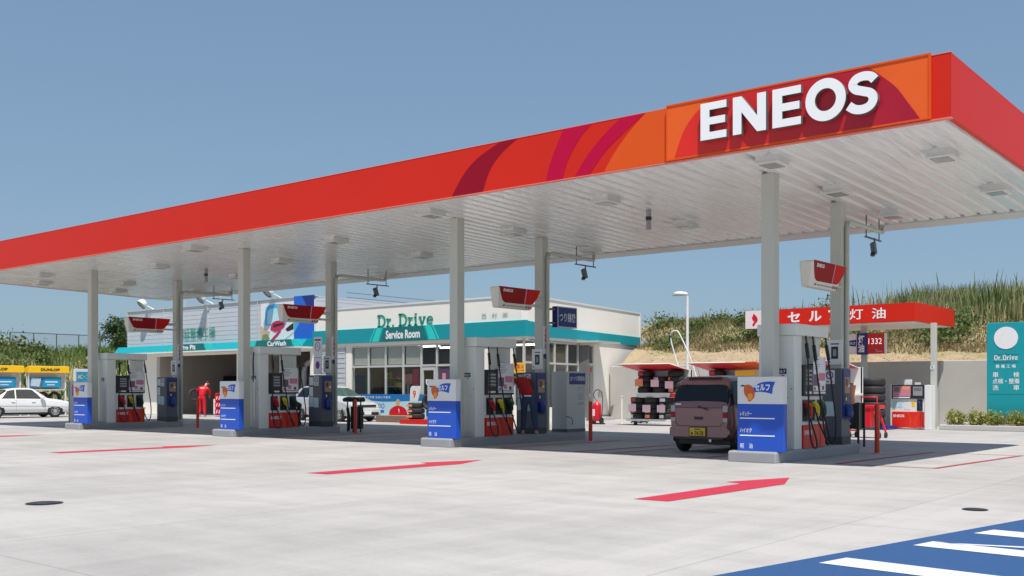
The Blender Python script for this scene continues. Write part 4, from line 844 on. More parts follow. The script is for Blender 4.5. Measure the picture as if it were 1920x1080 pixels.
m.box(-50.0, -49.9, 35, 36.2, .8, 2.1, 2); m.build('workshop_interior', [INTW, INTD, DARK], bd)
m = MB(O); m.tube([(-41.6, 34, 0), (-41.6, 34, 2.3), (-41.3, 34, 2.8), (-38.4, 34, 2.8), (-38.05, 34, 2.3), (-38.05, 34, 0)], .16, 10, smooth=2); m.cyl((-41.0, 34.5, .2), (-41.0, 34.5, 2.2), .4, n=12, mi=1); m.cyl((-38.7, 34.5, .2), (-38.7, 34.5, 2.2), .4, n=12, mi=1); m.build('wash_gantry', [WHITE, BLUE], bd)
text('認証整備工場', (-48.2, 30.96, 3.98), X, Z, 3.3, .55, GREENL, bd, .02, .008, name='workshop_name', org=O)
# roof floodlights and mast
for k, x in enumerate((-51.1, -45.6, -40.1)):
    m = MB(O); m.tube([(x + .6, 31.15, 5.6), (x + .35, 30.95, 5.75), (x + .15, 30.75, 5.9)], .03, 6); fl = m.build('floodlight', ALU, bd)
    m = MB(O); m.lathe([(.02, .25), (.16, .2), (.27, .05), (.30, -.08), (.28, -.10)], (x, 30.6, 5.98), (.1, .75, .7), 16); m.build('reflector', WHITE, fl)
    m = MB(O); m.lathe([(.0, -.09), (.27, -.085), (.28, -.06)], (x, 30.6, 5.98), (.1, .75, .7), 16); m.build('lens', LENS, fl)
m = MB(O)
for x in (-48.4, -45.2): m.cyl((x, 31.5, 4.6), (x, 31.5, 6.3), .025, n=6)
m.build('antenna_mast', ALU, bd)
m = MB(O)
for z in (5.72, 5.95): m.cyl((-37.2, 33, z), (-37.2, 41.4, z), .015, n=5)
m.build('roof_rail', SLATE, bd)
# car-wash poster on the siding
ps = thing('wash_poster', 'large blue and white car wash poster on the grey siding', 'poster', (-41.1, 30.93, 3.66)); m = MB()
PW, PH = 4.0, 1.82; m.box(0, PW, 0, .04, 0, PH, 0)
pp = m.build('poster_sheet', [PAPER], ps); Q = dict(O=(0, 0, 0), A=X, B=Z)
m = MB()
m.rect(**Q, a0=2.52, a1=PW - .02, b0=.02, b1=PH + .22, d0=0, d1=.01, mi=0); m.prism([(2.52, .3), (3.3, 1.2), (2.52, 1.6)], **Q, d0=.01, d1=.013, mi=1); m.prism([(3.1, PH + .2), (PW - .05, PH + .2), (PW - .05, .9)], **Q, d0=.01, d1=.013, mi=2)
m.prism(catmull([(.35, .75), (.35, 1.45), (.6, 1.70), (1.5, 1.74), (1.95, 1.5), (1.95, .75)], 4), **Q, d0=0, d1=.006, mi=1)
m.prism(catmull([(.5, .8), (.55, 1.4), (.9, 1.55), (1.5, 1.5), (1.75, 1.3), (1.75, .8)], 4), **Q, d0=.006, d1=.01, mi=3)
for k in range(5): m.rect(**Q, a0=.75 + .2 * k, a1=.80 + .2 * k, b0=.8, b1=1.35 - .06 * (k % 2), d0=.01, d1=.012, mi=4)
m.prism(catmull([(.75, .55), (.9, .85), (1.3, .95), (1.75, .9), (1.85, .7), (1.5, .5), (1.1, .42)], 4), **Q, d0=.012, d1=.018, mi=5)
m.prism([(.95, .62), (1.75, .74), (1.72, .84), (1.0, .78)], **Q, d0=.018, d1=.02, mi=6)
m.prism([(.0, .75), (.25, .62), (.7, .45), (.6, .1), (.0, .05)], **Q, d0=.006, d1=.012, mi=7); m.prism([(.15, .3), (.5, .35), (.7, .12), (.5, .02), (.1, .02)], **Q, d0=.012, d1=.016, mi=8)
m.prism([(1.0, .02), (2.5, .75), (2.5, .35), (1.8, .02)], **Q, d0=.012, d1=.016, mi=4); m.prism([(.75, .02), (1.05, .02), (1.6, .48), (1.4, .46)], **Q, d0=.016, d1=.02, mi=5)
m.prism([(1.9, .52), (2.2, .68), (2.5, .8), (2.5, .5), (2.05, .4)], **Q, d0=.016, d1=.02, mi=6)
m.build('printed_picture', [mat('poster_blue', srgb(30, 100, 205), .45, var=.15, scale=1.5), mat('poster_azure', srgb(70, 175, 225), .45, var=.15, scale=2), NAVY, mat('poster_pale', srgb(170, 225, 240), .45, var=.15, scale=4), PAPER, mat('poster_crimson', srgb(200, 35, 85), .45, var=.2, scale=5), BLACK, mat('poster_tan', srgb(205, 175, 150), .5, var=.2, scale=4), mat('poster_olive', srgb(120, 140, 90), .5, var=.3, scale=5)], pp)
text('専用機', (2.3, -.016, .98), X, Z, 1.1, .42, YELL, pp, .006, .05)
# banner under the shop windows
bn = thing('window_banner', 'pale blue cloth banner with red figure print below the shop windows', 'banner', (-34.6, 30.8, 0)); m = MB()
bw = 4.75; m.box(0, bw, 0, .02, .06, 1.12); bs = m.build('cloth', SKYB, bn)
m = MB(); Q = dict(O=(0, 0, 0), A=X, B=Z); m.prism([(0, 1.12), (bw, 1.12), (bw, .86), (2.2, .80), (0, .92)], **Q, d0=0, d1=.004, mi=0); m.rect(**Q, a0=1.75, a1=2.25, b0=.32, b1=.44, d0=0, d1=.004, mi=0); m.rect(**Q, a0=.1, a1=bw - .1, b0=.07, b1=.12, d0=0, d1=.004, mi=3)
m.prism(catmull([(2.55, .14), (2.62, .45), (2.95, .62), (3.25, .62), (3.55, .5), (3.75, .14)], 4), **Q, d0=0, d1=.005, mi=1); m.prism([(3.1 + .12 * math.cos(a), .77 + .15 * math.sin(a)) for a in np.linspace(0, 6.2, 14)], **Q, d0=.004, d1=.007, mi=2); m.prism([(3.13, .5), (3.19, .5), (3.17, .3)], **Q, d0=.005, d1=.008, mi=4)
m.build('print', [BLUEB, NRED, mat('print_skin', srgb(200, 160, 120), .6, var=.2), GREYT, PAPER], bs)
m = MB(); text('車検', (1.05, 0, .5), X, Z, .42, .22, None, mb=m, depth=.004, bold=.03); text('OOO', (1.62, 0, .5), X, Z, .66, .22, None, mb=m, depth=.004, bold=.01); m.build('lettering', BLUEB, bs)
m = MB(); text('お気軽にどうぞ スタッフまで', (.55, -.004, .93), X, Z, 2.1, .11, None, mb=m, depth=.003, bold=.02); m.build('lettering', LETW, bs)
pl_ = thing('brick_planter', 'low brown brick planter box in front of the shop banner', 'planter', (-29.9, 29.2, 0)); m = MB(); m.box(-1.0, .9, -.25, .35, 0, .27); m.build('box', BROWNB, pl_, .015); m = MB(); m.box(-.92, .82, -.18, .28, .2, .272); m.build('soil', HILLM, pl_)
ts = thing('tyre_display', 'black tyres with orange labels stacked on a red stand with white sign', 'tyre display', (-27.75, 28.4, 0)); m = MB(); m.box(-.75, .75, -.45, .45, 0, .18); m.build('stand', REDP, ts, .01)
TYP = [(.20, -.09), (.27, -.10), (.315, -.085), (.325, -.04), (.325, .04), (.315, .085), (.27, .10), (.20, .09), (.20, -.09)]
for k in range(3):
    m = MB(); m.lathe(TYP, (-.28, 0, .29 + .21 * k), Z, 26); ty = m.build('tyre', RUBBER, ts); m = MB()
    m.box(-.50, -.20, -.335, -.325, .25 + .21 * k, .33 + .21 * k); m.build('label', SALM, ty)
m = MB(); m.lathe(TYP, (.35, .1, .85), (.35, -1, .1), 26); m.build('tyre', RUBBER, ts)
m = MB(); m.prism([(-.52, .86), (-.50, 1.36), (-.42, 1.46), (.06, 1.46), (.0, 1.15), (-.1, .86)], (0, -.1, 0), X, Z, 0, .02); sg = m.build('white_sign', PAPER, ts)
m = MB(); text('9', (-.36, -.12, 1.0), X, Z, .17, .29, None, mb=m, depth=.004, bold=.03); m.build('numeral', mat('numeral_orange', srgb(225, 90, 40), .5, var=.05), sg)
sb_ = thing('sale_banner', 'yellow banner with red sale writing in the corner shop window', 'banner', (-25.33, 30.93, 1.98)); m = MB(); m.box(0, .62, 0, .012, 0, .38); y_ = m.build('sheet', YELL, sb_); text('大売出', (.03, -.002, .04), X, Z, .56, .3, LABR, y_, .003, .012)

# ------------------------------------------------------------------ retaining wall, kerosene stand, teal sign, planting on the right
rw = thing('retaining_wall', 'pale concrete retaining wall along the foot of the sandy bank', 'wall', (-10, 38.5, 0)); m = MB(rw.location)
m.box(-25.85, 30, 38.5, 38.75, 0, 2.36); m.build('wall', RWALL, rw, .02)
m = MB(rw.location)
for x in (-21.5, -18.2, -14.9, -11.6, -8.3): m.box(x - .008, x + .008, 38.494, 38.5, 0, 2.35)
m.build('joint', GREYT, rw)
ks = thing('kerosene_canopy', 'small red kerosene canopy with white characters on grey posts', 'canopy', (-14, 35, 0)); O = ks.location
m = MB(O); m.prism([(-16.2, 33.9), (-10.95, 33.9), (-10.95, 38.05), (-16.2, 38.05)], (0, 0, 3.54), X, Y, 0, .60); rf = m.build('fascia', REDF, ks, .01)
m = MB(O); m.prism([(-16.1, 34.0), (-11.05, 34.0), (-11.05, 37.95), (-16.1, 37.95)], (0, 0, 3.525), X, Y, 0, .013); m.build('soffit', PYLB, ks)
for i, (q, x) in enumerate(zip('セルフ灯油', (-15.32, -14.55, -13.85, -13.12, -12.37))): text(q, (x, 33.898, 3.66), X, Z, .46, .36, LETW, rf, .006, .012 if q in '灯油' else .035, org=O)
m = MB(O); m.rect((0, 33.9, 0), X, Z, -16.92, -16.202, 3.50, 4.13, -.12, .02); wp = m.build('white_plate', PAPER, ks)
m = MB(O); m.prism(catmull([(-16.58 + .40 * a, 3.58 + .46 * b) for a, b in ((-.06, 1), (.16, .82), (.34, .58), (.30, .36), (.10, .18), (-.02, 0), (-.16, .10), (-.10, .24), (.02, .34), (-.14, .50), (-.2, .66), (-.12, .82), (-.06, 1))], 3)[:-1], (0, 33.88, 0), X, Z, 0, .006); m.build('flame_emblem', NRED, wp)
for x, y in ((-10.84, 35.4), (-13.18, 35.4)): m = MB(O); m.box(x - .085, x + .085, y - .085, y + .085, 0, 3.54); m.build('post', COLM, ks, .008)
m = MB(O); m.cyl((-10.86, 35.31, 2.05), (-10.86, 35.30, 2.05), .07, n=16); q_ = m.build('round_plate', PAPER, ks)
text('9', (-10.89, 35.298, 1.99), X, Z, .06, .12, GREYT, q_, .003, .02, org=O)
kd = thing('kerosene_dispenser', 'low red and white kerosene dispenser under the small red canopy', 'fuel pump', (-12.0, 34.75, 0)); m = MB(); m.box(0, 1.06, .02, .5, .06, 1.48); m.build('cabinet', PYLB, kd, .01)
m = MB(); m.box(-.05, .0, 0, .52, 0, 1.5); m.build('side_panel', PYL, kd); m = MB(); m.box(1.06, 1.25, 0, .52, 0, 1.47); m.build('side_panel', PYLB, kd, .01)
m = MB(); m.box(.0, 1.06, .0, .48, .06, .59); rb = m.build('base_panel', mat('bright_red', srgb(225, 40, 25), .3, var=.04), kd, .01)
m = MB(); Q = dict(O=(0, 0, 0), A=X, B=Z); m.prism(catmull([(.45, .58), (.55, .42), (.58, .25), (.57, .07)], 4) + catmull([(.62, .07), (.64, .28), (.6, .44), (.53, .58)], 4), **Q, d0=0, d1=.004); m.prism(catmull([(.72, .07), (.74, .3), (.80, .45), (.95, .58)], 4) + [(.98, .58)] + catmull([(.86, .45), (.78, .3), (.76, .07)], 4), **Q, d0=0, d1=.004); m.build('painted_swoosh', REDO, rb)
text('ENEOS', (.05, 0, .40), X, Z, .36, .09, LETW, rb, .005, .03)
m = MB(); m.box(0, 1.06, -.02, .4, 1.02, 1.48); db = m.build('display', BLACK, kd, .01)
m = MB(); Q = dict(O=(0, -.02, 0), A=X, B=Z); m.rect(**Q, a0=.04, a1=.62, b0=1.10, b1=1.44, d0=0, d1=.005, mi=0); m.rect(**Q, a0=.07, a1=.25, b0=1.25, b1=1.42, d0=.005, d1=.007, mi=1); m.rect(**Q, a0=.3, a1=.58, b0=1.32, b1=1.42, d0=.005, d1=.007, mi=2); m.rect(**Q, a0=.05, a1=.6, b0=1.04, b1=1.08, d0=0, d1=.005, mi=4); m.rect(**Q, a0=.70, a1=1.0, b0=1.12, b1=1.42, d0=0, d1=.005, mi=3); m.rect(**Q, a0=.73, a1=.97, b0=1.28, b1=1.38, d0=.005, d1=.008, mi=1); m.build('notice', [PINK, INTD, SALM, GREYT, PAPER], db)
m = MB(); Q = dict(O=(0, .02, 0), A=X, B=Z)
for a in ((.04, .17, .72, .95, 0), (.2, .34, .72, .95, 0), (.40, .62, .66, 1.0, 1), (.64, .76, .76, .92, 2)): m.rect(**Q, a0=a[0], a1=a[1], b0=a[2], b1=a[3], d0=0, d1=.006, mi=a[4])
m.build('sticker', [PAPERB, PAPER, YELL], kd)
m = MB(); m.box(.82, 1.0, .005, .06, .62, 1.0); nb2 = m.build('nozzle_bay', BLACK, kd); m = MB(); m.tube([(.88, -.02, .93), (.92, -.04, .86), (.91, -.02, .72), (.9, .0, .66)], [.03, .045, .04, .02], 7, smooth=1); m.build('nozzle', NAVY, nb2)
m = MB(); m.box(.36, .62, .1, .13, 1.48, 1.66); m.box(.72, .9, .1, .13, 1.48, 1.56); m.build('paper_slip', PAPER, kd); m = MB(); m.tube([(.93, 0, .75), (1.04, -.1, .5), (1.02, -.1, .12), (1.08, .1, .05)], .014, 6, smooth=2); m.build('hose', RUBBER, kd)
kp = thing('kerosene_price_sign', 'red electronic price sign with blue kerosene panel on a grey post', 'price sign', (-13.18, 35.25, 2.55)); m = MB(); m.box(-.15, .20, -.14, .05, -.02, .72); bb = m.build('blue_panel', NAVY, kp, .01)
text('灯\n油', (-.10, -.145, .05), X, Z, .22, .6, LETW, bb, .004, .03)
m = MB(); m.box(.205, .78, -.12, .04, 0, .70); m.box(.78, .84, -.11, .03, .0, .70, 1); rp = m.build('red_panel', [REDP, PYLB], kp, .008)
text('1332', (.25, -.122, .33), X, Z, .46, .2, emit('price_digits', (1, .8, .8), .45), rp, .004, .0, name='digits'); m = MB(); m.rect((0, -.12, 0), X, Z, .5, .72, .06, .1, 0, .004); m.rect((0, -.12, 0), X, Z, .48, .56, .12, .16, 0, .004); m.build('small_print', PINK, rp)
m = MB(); m.box(-.72, -.17, -.1, .02, 0, .7); wb = m.build('white_panel', PYLB, kp); m = MB(); m.prism([(-.55, .30), (-.2, .26), (-.18, .5), (-.55, .46)], (0, -.1, 0), X, Z, 0, .005); m.build('flag_emblem', NAVY, wb); text('セルフ', (-.5, -.106, .33), X, Z, .28, .09, LETW, wb, .003, .03)
tg = thing('teal_sign', 'tall teal service sign with white round disc and characters in the planting', 'sign', (-9.29, 35.8, 0)); m = MB(); m.box(0, 1.9, 0, .30, .35, 3.49); bp = m.build('panel', TEAL, tg, .015)
m = MB(); m.box(.2, 1.7, .05, .25, 0, .36); m.build('foot', PLANTC, tg)
m = MB(); m.cyl((.58, .0, 2.99), (.58, -.012, 2.99), .36, n=40); m.build('white_disc', PAPER, bp)
m = MB(); q = slab_text(m, 0, 0, 1, .02, 'Dr.Drive', 0, 0); m = MB(); slab_text(m, 0, 0, .17, .02, 'Dr.Drive', -.002, .008); kx = .72 / (q * .17); m.v = [(.22 + v[0] * kx, v[1], 2.27 + v[2]) for v in m.v]; m.build('lettering', LETW, bp)
for a in ((.2, .95, 2.45, 2.465), (.2, .95, 2.20, 2.215), (.02, 1.88, 1.165, 1.175)): m = MB(); m.rect((0, 0, 0), X, Z, *a, 0, .004); m.build('painted_line', TEALD, bp)
text('整 備 工 場', (.27, 0, 2.02), X, Z, .60, .11, LETW, bp, .004, .01)
for q, x, z in (('車', .18, 1.72), ('検', .80, 1.72), ('点検・整備', .18, 1.51), ('洗', .18, 1.30), ('車', .80, 1.30)): text(q, (x, 0, z), X, Z, .80 if len(q) > 1 else .18, .17, LETW, bp, .004, .006)
pk = thing('planter_kerb', 'long low concrete kerb bed at the foot of the teal sign', 'planter', (-10.5, 35, 0)); m = MB(pk.location); m.box(-10.55, 12, 35.0, 35.18, 0, .17); m.box(-10.55, -10.37, 35.18, 38.45, 0, .17); m.build('kerb', PLANTC, pk, .02); m = MB(pk.location); m.box(-10.37, 12, 35.18, 38.45, .0, .12); m.build('soil', HILLM, pk)
def hedge(x, y, r, lab):
    h = thing('garden_shrub', lab, 'shrub', (x, y, .1), 0, 'yellow-green shrubs in the planter'); n = int(1500 * r); u = RNG.normal(size=(n, 3)); u /= np.linalg.norm(u, axis=1)[:, None]
    u *= (RNG.uniform(.35, 1, n) ** .5)[:, None]; p = u * np.array([r, r * .6, .26]) * (1 + .25 * np.sin(u[:, :1] * 5 + x) + .2 * RNG.normal(size=(n, 1))) + np.array([0, 0, .28]); leaves('foliage', p[p[:, 2] > .0], .085, HEDGEM, h)
    m = MB()
    for k in range(6): a = k * 1.05; m.tube([(.05 * math.cos(a), .05 * math.sin(a), 0), (.45 * r * math.cos(a), .3 * r * math.sin(a), .22), (.7 * r * math.cos(a), .4 * r * math.sin(a), .4)], .012, 5)
    m.build('stems', BARK, h)
hedge(-10.15, 35.5, .40, 'yellow-green shrub at the free end of the planter'); hedge(-9.45, 35.42, .36, 'yellow-green shrub at the corner of the teal sign'); hedge(-8.95, 35.45, .34, 'yellow-green shrub below the teal sign disc'); hedge(-8.2, 35.4, .38, 'yellow-green shrub below the far end of the teal sign'); hedge(-7.3, 35.45, .4, 'yellow-green shrub past the end of the teal sign')
# lamp post and bent pipe stand behind the tyre racks
lp = thing('lamp_post', 'slim white lamp post with short hooded lamp against the bank', 'street lamp', (-21.4, 37.6, 0)); m = MB(); m.cyl((0, 0, 0), (0, 0, 5.2), .075, .055, n=12); m.build('pole', WHITE, lp)
m = MB(); m.lathe([(.0, -.38), (.10, -.36), (.17, -.2), (.19, 0), (.17, .2), (.09, .34), (0, .36)], (-.26, -.16, 5.32), (.8, .55, -.08), 16); m.v = [(-.05 + (a + .05) * .8, b * .8, 5.25 + (c - 5.25) * (.55 if c > 5.3 else .35)) for a, b, c in m.v]; m.build('lamp_hood', WHITE, lp)
m = MB(); m.prism([(-.32, -.12), (.2, -.12), (.2, .12), (-.32, .12)], (-.26, -.16, 5.235), Vector((.82, .56, 0)), Vector((-.56, .82, 0)), -.02, .0); m.build('lamp_lens', LENS, lp)
bs_ = thing('pipe_frame', 'bent white pipe frame leaning around the lamp post', 'pipe frame', (-21.4, 36.9, 0)); m = MB(); m.tube([(.12, 0, 1.9), (-.15, 0, 2.6), (-.42, 0, 3.5), (-.36, 0, 3.68), (-.16, 0, 3.75), (.0, 0, 3.70), (.62, 0, 2.45), (.9, 0, 1.5), (1.2, 0, 0)], .026, 8, smooth=2); m.tube([(.12, 0, 1.95), (.3, 0, 1.0), (.4, 0, 0)], .026, 8); m.build('pipe', WHITE, bs_)
m = MB(); m.cyl((-.43, 0, 3.3), (-.40, 0, 3.55), .05, n=8); m.build('grip', BLACK, bs_)

# ------------------------------------------------------------------ tyre racks by the bank: each tyre lies in a labelled stack
def tyre_stack(mb, lab, x, y, z, n, r=.30, hh=.20):
    for k in range(n):
        q = [(a * r / .325, b * hh / .2) for a, b in TYP]; dx = random.uniform(-.015, .015)
        mb.lathe(q, (x + dx, y + random.uniform(-.02, .02), z + hh * (k + .5)), Z, 22)
RK = [('tyre_rack', 'white tyre rack with red awning just before the small red kerosene canopy', -14.72), ('tyre_rack', 'white tyre rack with red awning nearest the cream building', -20.95), ('tyre_rack', 'white tyre rack with red and orange awning behind the brown minicar', -18.05)]
for name, lab, x0 in RK:
    r = thing(name, lab, 'tyre rack', (x0, 32.3, 0)); m = MB()
    for x in (.45, 2.36): m.box(x - .03, x + .03, .66, .72, .05, 2.05)
    m.box(-.02, 2.4, .0, .75, .16, .24); m.box(.4, 2.4, .05, .72, 1.13, 1.2); m.box(.4, 2.4, .66, .70, .6, 2.05); m.build('frame', WHITE, r, .006)
    m = MB(); m.box(.42, 2.38, .03, .05, 1.03, 1.2); sh = m.build('shelf_edge', PYLB, r); m = MB(); m.prism([(1.80, 1.04), (2.34, 1.04), (2.38, 1.19), (1.86, 1.19)], (0, .03, 0), X, Z, 0, .005); m.build('brand_strip', REDP, sh)
    m = MB(); m.prism([(-.72, 2.22), (.80, 1.99), (.80, 2.02), (-.72, 2.255)], (.1, 0, 0), Y, Z, 0, 1.55 if 'orange' in lab else 2.15)
    if 'orange' in lab: m.prism([(-.72, 2.22), (.80, 1.99), (.80, 2.02), (-.72, 2.255)], (1.65, 0, 0), Y, Z, 0, 1.0, 1)
    aw = m.build('awning', [mat('awning_red', srgb(212, 42, 52), .5, var=.08), ORNG], r)
    m = MB(); 
    m.tube([(.1, -.73, 2.24), (2.26, -.73, 2.24), (2.26, .81, 2.0), (.1, .81, 2.0), (.1, -.73, 2.24)], .018, 5); m.build('awning_rim', WHITE, aw)
    for x in (.3, 1.9): m = MB(); m.cyl((x, .15, 0), (x, .15, .16), .07, n=10); m.build('castor', RUBBER, r)
def rack_tyres(x0, spec, where):
    for k, (x, z, n, cols) in enumerate(spec):
        for j in range(n):
            lv = ('bottom', 'second', 'third', 'top')[j] if n == 4 else ('bottom', 'middle', 'top')[j]
            t = thing('tyre', f'{lv} tyre of the {("near", "middle", "far")[k % 3] if len(spec) > 4 else ("near", "far")[k % 2]} stack, {"upper" if z > 1 else "lower"} shelf of {where}', 'tyre', (x0 + x, 32.55 + (.12 if z > 1 else 0), z + .20 * (j + .5)), random.uniform(-.1, .1), 'new tyres on the racks'); m = MB()
            m.lathe([(a * .92, b) for a, b in TYP], (random.uniform(-.02, .02), random.uniform(-.02, .02), 0), Z, 24); m.build('tread', RUBBER, t)
            m = MB(); c = cols[j % len(cols)]; lw = .13
            arcl = [(.302 * math.sin(a), -.302 * math.cos(a)) for a in np.linspace(-.75, .15, 6)]
            m.add([(px, py, zz) for zz in (-.06, .06) for px, py in arcl], [(i, i + 1, 7 + i, 6 + i) for i in range(5)]); m.build('label', c, t)
rack_tyres(-20.95, [(.36, .24, 4, [PAPER, SALM, PAPER, LABR]), (.98, .24, 4, [SALM, PINKP, SALM, SALM]), (1.60, .24, 4, [PAPER, PINKP, PINKP, PAPER]), (.62, 1.2, 4, [LABR, SALM, LABR, LABR]), (1.28, 1.2, 3, [PAPER, PINKP, PAPER]), (1.90, 1.2, 4, [SALM, PINKP, SALM, SALM])], 'the rack by the cream building')
rack_tyres(-18.05, [(.36, .24, 3, [PAPER, SALM, PAPER]), (1.0, .24, 4, [SALM, PINKP, SALM, SALM]), (1.30, 1.2, 3, [PAPER, PINKP, PAPER]), (.66, 1.2, 4, [LABR, SALM, LABR, LABR])], 'the rack behind the brown minicar')
rack_tyres(-14.72, [(1.55, 1.2, 4, [PAPER, LABR, PAPER]), (1.6, .24, 4, [SALM, PAPER, PAPER])], 'the rack by the kerosene canopy')
for x0, zs_ in ((-20.95, ((.30, .52, PINKP), (.92, .50, PINKP), (1.54, .50, PINKP), (.52, 1.45, SALM), (1.20, 1.42, PINKP), (1.80, 1.36, PINKP))),):
    for x, z, c in zs_:
        t = MB((x0 + x, 32.2, z)); up = z > 1; y = 32.2 + (.14 if up else .02); t.box(x0 + x - .18, x0 + x + .16, y, y + .006, z, z + .26)
        o = t.build('price_card', c); o.location = (x0 + x, 32.2, z)
        o['label'] = f'{"orange" if c == SALM else "pale pink"} price card on the {("near", "middle", "far")[[.30, .92, 1.54, .52, 1.20, 1.80].index(x) % 3]} {"upper" if up else "lower"} tyre stack by the cream building'; o['category'] = 'price card'
yb = MB((-16.4, 32.2, 2.0)); yb.box(-16.5, -15.75, 32.25, 32.3, 1.80, 1.97); yo = yb.build('yellow_board', YELL); yo.location = (-16.4, 32.2, 2.0); tag(yo, 'yellow advertising board under the red and orange awning', 'board')
# yellow racks far left
for k, (y0, lab) in enumerate(((22.4, 'yellow-topped tyre rack at the picture edge with blue cover'), (24.75, 'yellow-topped tyre rack with blue and white covers behind the white saloon'))):
    r = thing('tyre_rack', lab, 'tyre rack', (-52, y0, 0)); m = MB(); P = dict(O=(0, 0, 0), A=Y, B=Z)
    m.box(-.25, -.2, .05, 2.05, 1.3, 2.2)
    for y in (.08, 2.0): m.box(-.05, .0, y - .03, y + .03, 0, 2.2); m.box(-1.0, -.95, y - .03, y + .03, 0, 2.2)
    m.box(-1, 0, .05, 2.05, .5, .55); m.box(-1, 0, .05, 2.05, 1.28, 1.33); m.build('frame', WHITE, r)
    m = MB(); m.prism([(-.9, 2.25), (.15, 2.18), (.15, 2.50), (.05, 2.52)], (0, 0, 0), X, Z, -2.12, 0); tb = m.build('yellow_board', YELL, r)
    text('DUNLOP', (.155, .62 if k else .3, 2.27), Y, Z, 1.0, .135, BLACK, tb, .004, .04)
    m = MB(); m.box(-.02, .03, .12, 1.75, 1.42, 1.95, 0); m.prism([(.75, 1.44), (1.7, 1.44), (1.7, 1.92), (.9, 1.9)], (.03, 0, 0), Y, Z, 0, .008, 1); m.prism([(.15, 1.5), (.6, 1.46), (.7, 1.9), (.2, 1.92)], (.03, 0, 0), Y, Z, 0, .01, 2 if k else 1); cv = m.build('cover_sheet', [mat('cover_teal', srgb(50, 120, 150), .4, var=.25, scale=4), CYAN, mat('cover_pale', srgb(190, 205, 220), .4, var=.3, scale=5)], r)
    m = MB(); m.rect((.04, 0, 0), Y, Z, .9, 1.55, 1.68, 1.74, 0, .004); m.rect((.04, 0, 0), Y, Z, 1.0, 1.4, 1.54, 1.58, 0, .004); m.build('print', LETW, cv)
    for z in (.56, 1.34):
        for y in (.4, 1.03, 1.66): m = MB(); m.lathe(TYP, (-.5, y, z + .33), (1, 0, .1), 20); m.build('tyre', RUBBER, r)
ac = thing('service_sign', 'white framed sign with cyan panel behind the end pump column', 'sign', (-43, 22.5, 0)); m = MB(); m.box(-.06, 0, 0, 1.35, .25, 2.22); m.box(-.3, .24, .1, .18, 0, .25); m.box(-.3, .24, 1.17, 1.25, 0, .25); fb = m.build('frame', WHITE, ac, .01)
m = MB(); m.rect((0, 0, 0), Y, Z, .10, 1.25, 1.2, 2.1, 0, .006, 0); m.rect((0, 0, 0), Y, Z, .10, 1.25, .5, 1.17, 0, .006, 1); m.rect((0, 0, 0), Y, Z, .3, 1.1, .6, .9, .006, .009, 2); m.build('panel', [CYAN, mat('panel_pink', srgb(200, 90, 140), .5, var=.3, scale=5), PAPER], fb)
m = MB(); text('AC・エアコン', (.007, .16, 1.78), Y, Z, 1.02, .2, None, mb=m, depth=.003, bold=.02); text('点検', (.007, .3, 1.35), Y, Z, .6, .24, None, mb=m, depth=.003, bold=.02); m.build('lettering', YELL, fb)
wf = thing('white_stand', 'plain white stand board just behind the blue board of the end island', 'stand', (-36, 18.68, 0)); m = MB(); m.box(-.05, 0, 0, .7, .05, 1.62); m.box(-.3, .25, .05, .12, 0, .05); m.box(-.3, .25, .58, .65, 0, .05); wb = m.build('board', PAPER, wf, .01); m = MB(); m.box(-.06, .004, -.02, .0, .05, 1.64); m.build('edge', GREYT, wf)
m = MB(); m.rect((0, 0, 0), Y, Z, .08, .62, 1.1, 1.5, 0, .004); m.build('print', PINK, wb)
# barrier at the front of the saloon
rbk = thing('barrier', 'red and white striped barrier at the nose of the white saloon', 'barrier', (-47.6, 26.1, 0)); m = MB(); m.prism([(-.35, 0), (-.28, 0), (.02, .95), (-.05, .95)], (0, 0, 0), Y, Z, -.04, .04, 0); m.prism([(.35, 0), (.28, 0), (-.02, .95), (.05, .95)], (0, 0, 0), Y, Z, -.04, .04, 1); m.box(-.05, .06, -.3, .3, .2, .32, 2); m.build('frame', [TROL, WHITE, mat('cone_orange', srgb(235, 120, 50), .5, var=.1)], rbk)

